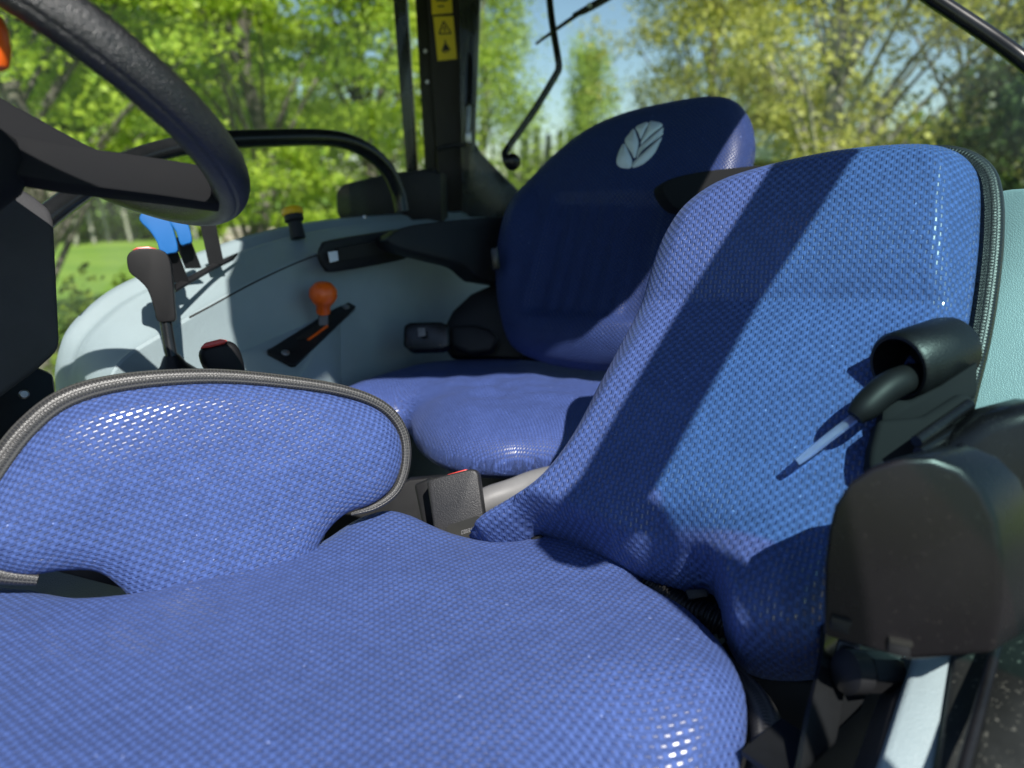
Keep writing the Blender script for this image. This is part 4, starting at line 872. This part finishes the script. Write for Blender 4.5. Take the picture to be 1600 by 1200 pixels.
build_tree('olive_tree', 'hazy olive green tree directly above the driver seat backrest', GR, gpos(1100, 15.0), 8.0, 1.6, 1.0, M['olive_leaf'], M['bark'], 6, 105, 330, 0.062, 0.42, 0.6)
build_tree('ash_tree', 'thick trunked yellowish tree above the passenger backrest', GR, gpos(1295, 11.0), 8.0, 2.4, 1.4, M['olive_leaf'], M['palebark'], 7, 95, 260, 0.062, 0.42, 0.5, 0.20)
build_tree('ash_tree', 'yellowish leafed tree at the far right behind the stay bar', GR, gpos(1530, 12.0), 8.0, 2.3, 1.6, M['olive_leaf'], M['palebark'], 8, 90, 280, 0.066, 0.45, 0.5, 0.12)
build_tree('hedge_tree', 'low dense olive bush behind the trunk above the passenger seat', GR, gpos(1230, 17.0), 4.4, 2.6, 0.3, M['olive_leaf'], M['bark'], 9, 80, 300, 0.07, 0.5, 0.6, 0.08)
build_tree('yew_tree', 'dark evergreen tree at the right picture edge', GR, gpos(1680, 10.0), 4.0, 1.2, 0.3, M['darkleaf'], M['bark'], 10, 75, 360, 0.07, 0.4, 0.6, 0.10)
# the thin pale trunks of the wood's edge across the meadow
for i, (px, d, lab) in enumerate(((108, 37, 'leftmost thin pale trunked tree at the meadow edge beside the column cover'), (138, 38, 'thin pale trunked tree second from left at the meadow edge'), (163, 39, 'thin pale trunked tree third from left at the meadow edge'), (196, 38, 'thin trunked tree at the meadow edge just left of the blue levers'), (300, 39, 'thin trunked tree at the meadow edge right of the blue levers'), (380, 40, 'thin trunked tree at the meadow edge left of the yellow knob'))):
    build_tree('wood_edge_tree', lab, 'thin trees along the far meadow edge', gpos(px, d), 11.0, 2.1, 3.4, M['woodleaf'], M['palebark'], 20+i, 46, 210, 0.22, 0.9, 0.6, 0.085, lean=-0.04)
def mass(name, label, x0, x1, d, depth, h0, h1, leaf, mat, seed, n, kind='stuff'):
    rng = np.random.default_rng(seed); px = rng.uniform(x0, x1, n); dd = d+rng.uniform(0, depth, n)
    hmap = np.array([h0+(h1-h0)*(0.5+0.5*noise.noise(Vector((p*0.02, seed, 0)))+0.35*noise.noise(Vector((p*0.07, seed, 3)))) for p in px])
    z = hmap*rng.uniform(0, 1, n)**0.75; Pc = np.array([gpos(a, b) for a, b in zip(px, dd)]); Pc[:, 2] = z
    nn = rng.normal(size=(n, 3))+np.array([0.1, -0.3, 0.8]); nn /= np.linalg.norm(nn, axis=1)[:, None]
    a = np.cross(nn, rng.normal(size=(n, 3))); a /= np.linalg.norm(a, axis=1)[:, None]; b = np.cross(nn, a); sz = leaf*rng.uniform(0.6, 1.4, n)[:, None]
    Vv = np.stack([Pc-a*sz*0.6, Pc-b*sz*0.45, Pc+a*sz*0.6, Pc+b*sz*0.45], 1)
    o = leaf_obj(name, Vv, mat, None, rng); o['kind'] = kind; o['label'] = label; o['category'] = 'undergrowth'
mass('far_wood', 'mass of green woodland behind the thin trunks across the meadow', -250, 700, 43, 8, 5, 13, 0.30, M['woodleaf'], 31, 26000)
mass('far_undergrowth', 'low bright bushes along the far meadow edge', -250, 700, 39.5, 2, 0.6, 1.7, 0.2, M['maple'], 32, 9000)
mass('rear_undergrowth', 'green undergrowth behind the trees in the rear window', 1010, 2000, 20, 6, 2.5, 5.0, 0.16, M['woodleaf'], 33, 26000)
# brush pile with pale blossom at the meadow edge
rngb = np.random.default_rng(5)
def shrub(name, label, base, r, h, mat, seed, n, leaf, grp=None):
    rng = np.random.default_rng(seed); t = thing(name, label, 'shrub', base, grp); base = np.asarray(base)
    V = []; Fc = []
    for i in range(9):
        e = base+np.array([rng.normal()*r*0.5, rng.normal()*r*0.5, h*rng.uniform(0.5, 0.9)]); v, f, _ = tube_data(catmull([base, (base+e)/2+np.array([0, 0, 0.1]), e], 3), np.linspace(0.015, 0.004, 7), 5); b = len(V); V += v; Fc += [tuple(b+k for k in q) for q in f]
    obj('stem', V, Fc, M['bark'], t)
    ph = rng.uniform(0, 2*math.pi, n); rr = np.sqrt(rng.uniform(0, 1, n)); zz = rng.uniform(0.02, 1, n)
    lump = np.array([1+0.45*noise.noise(Vector((math.cos(a)*1.6, math.sin(a)*1.6, z*3+seed))) for a, z in zip(ph, zz)])
    sh = np.sqrt(np.clip(1-(zz*0.97)**2.2, 0, 1)); Pc = base+np.stack([r*rr*sh*lump*np.cos(ph), r*rr*sh*lump*np.sin(ph), h*zz*lump], 1)
    nn = rng.normal(size=(n, 3))+np.array([0.1, -0.3, 0.9]); nn /= np.linalg.norm(nn, axis=1)[:, None]
    a = np.cross(nn, rng.normal(size=(n, 3))); a /= np.linalg.norm(a, axis=1)[:, None]; b = np.cross(nn, a); sz = leaf*rng.uniform(0.6, 1.4, n)[:, None]
    leaf_obj('foliage', np.stack([Pc-a*sz*0.6, Pc-b*sz*0.45+nn*sz*0.1, Pc+a*sz*0.6, Pc+b*sz*0.45+nn*sz*0.1], 1), mat, t, rng)
M['blossom'] = leaf_mat('pale_blossom', (0.35, 0.26, 0.22), (0.72, 0.66, 0.60), 0.2)
shrub('blossom_bush', 'small pale blossoming brush at the meadow edge beside the yellow knob', gpos(395, 33), 1.4, 0.75, M['blossom'], 41, 2500, 0.10)
shrub('green_bush', 'green bush below the meadow just left of the pale console end', gpos(150, 5.6), 0.62, 1.35, M['woodleaf'], 42, 9000, 0.05)
shrub('green_bush', 'small dark bush low in the gap beside the column cover', gpos(70, 4.6), 0.45, 0.95, M['woodleaf'], 43, 5000, 0.05)
# distant spruces
def spruce(label, px, d, H, seed):
    rng = np.random.default_rng(seed); base = gpos(px, d); t = thing('spruce_tree', label, 'tree', base, 'distant spruces')
    v, f, _ = tube_data([base, base+Z*H*0.5, base+Z*H], np.array([0.16, 0.1, 0.02]), 6); obj('trunk', v, f, M['bark'], t)
    n = 2600; hh = rng.uniform(0.06, 1, n); tier = np.floor(hh*14)/14+0.5/14; frac = (hh-np.floor(hh*14)/14)*14
    rad = (1-hh)*H*0.20*(1.05-0.5*frac)+0.05; ph = rng.uniform(0, 2*math.pi, n); rr = rad*np.sqrt(rng.uniform(0.05, 1, n))
    Pc = base+np.stack([rr*np.cos(ph), rr*np.sin(ph), hh*H-0.25*rr], 1); a = np.stack([np.cos(ph), np.sin(ph), -0.4*np.ones(n)], 1); b = np.stack([-np.sin(ph), np.cos(ph), np.zeros(n)], 1); sz = 0.32*rng.uniform(0.6, 1.3, n)[:, None]
    leaf_obj('crown', np.stack([Pc-a*sz, Pc-b*sz*0.35, Pc+a*sz, Pc+b*sz*0.35], 1), M['needle'], t, rng)
for i, (px, d, H, lab) in enumerate(((820, 72, 7.2, 'distant dark spruce just right of the window handle knob'), (838, 76, 8.0, 'tallest of the distant spruces behind the window handle'), (856, 74, 7.2, 'distant spruce between the tallest spruce and the seat edge'), (874, 78, 7.8, 'distant spruce touching the driver backrest outline'), (800, 70, 5.6, 'lowest distant spruce behind the window handle knob'))): spruce(lab, px, d, H, 60+i)
# pale roofed shed peeking out beside the driver's backrest
sh = thing('garden_shed', 'pale metal shed roof peeking out right of the driver backrest', 'shed', gpos(1190, 13.5))
sx = nrm(gpos(1190, 13.5)); sy = np.array([-sx[1], sx[0], 0]); sb = gpos(1190, 13.5)
box('shed_wall', sb+Z*1.2, sy*0.42, sx*0.5, Z*1.2, M['greyplastic'], sh, 0.01)
M['roofmetal'] = plastic('pale_roof_metal', (0.50, 0.60, 0.66), 0.35, 0.5, 60, 0.05, vary=0.08)
rf = [sb+sy*0.52-sx*0.6+Z*2.66, sb-sy*0.52-sx*0.6+Z*2.66, sb-sy*0.30-sx*0.6+Z*3.05, sb+sy*0.30-sx*0.6+Z*3.12]
from_bm('shed_roof', slab_bm(rf, sx*1.2, 0.03), M['roofmetal'], sh)
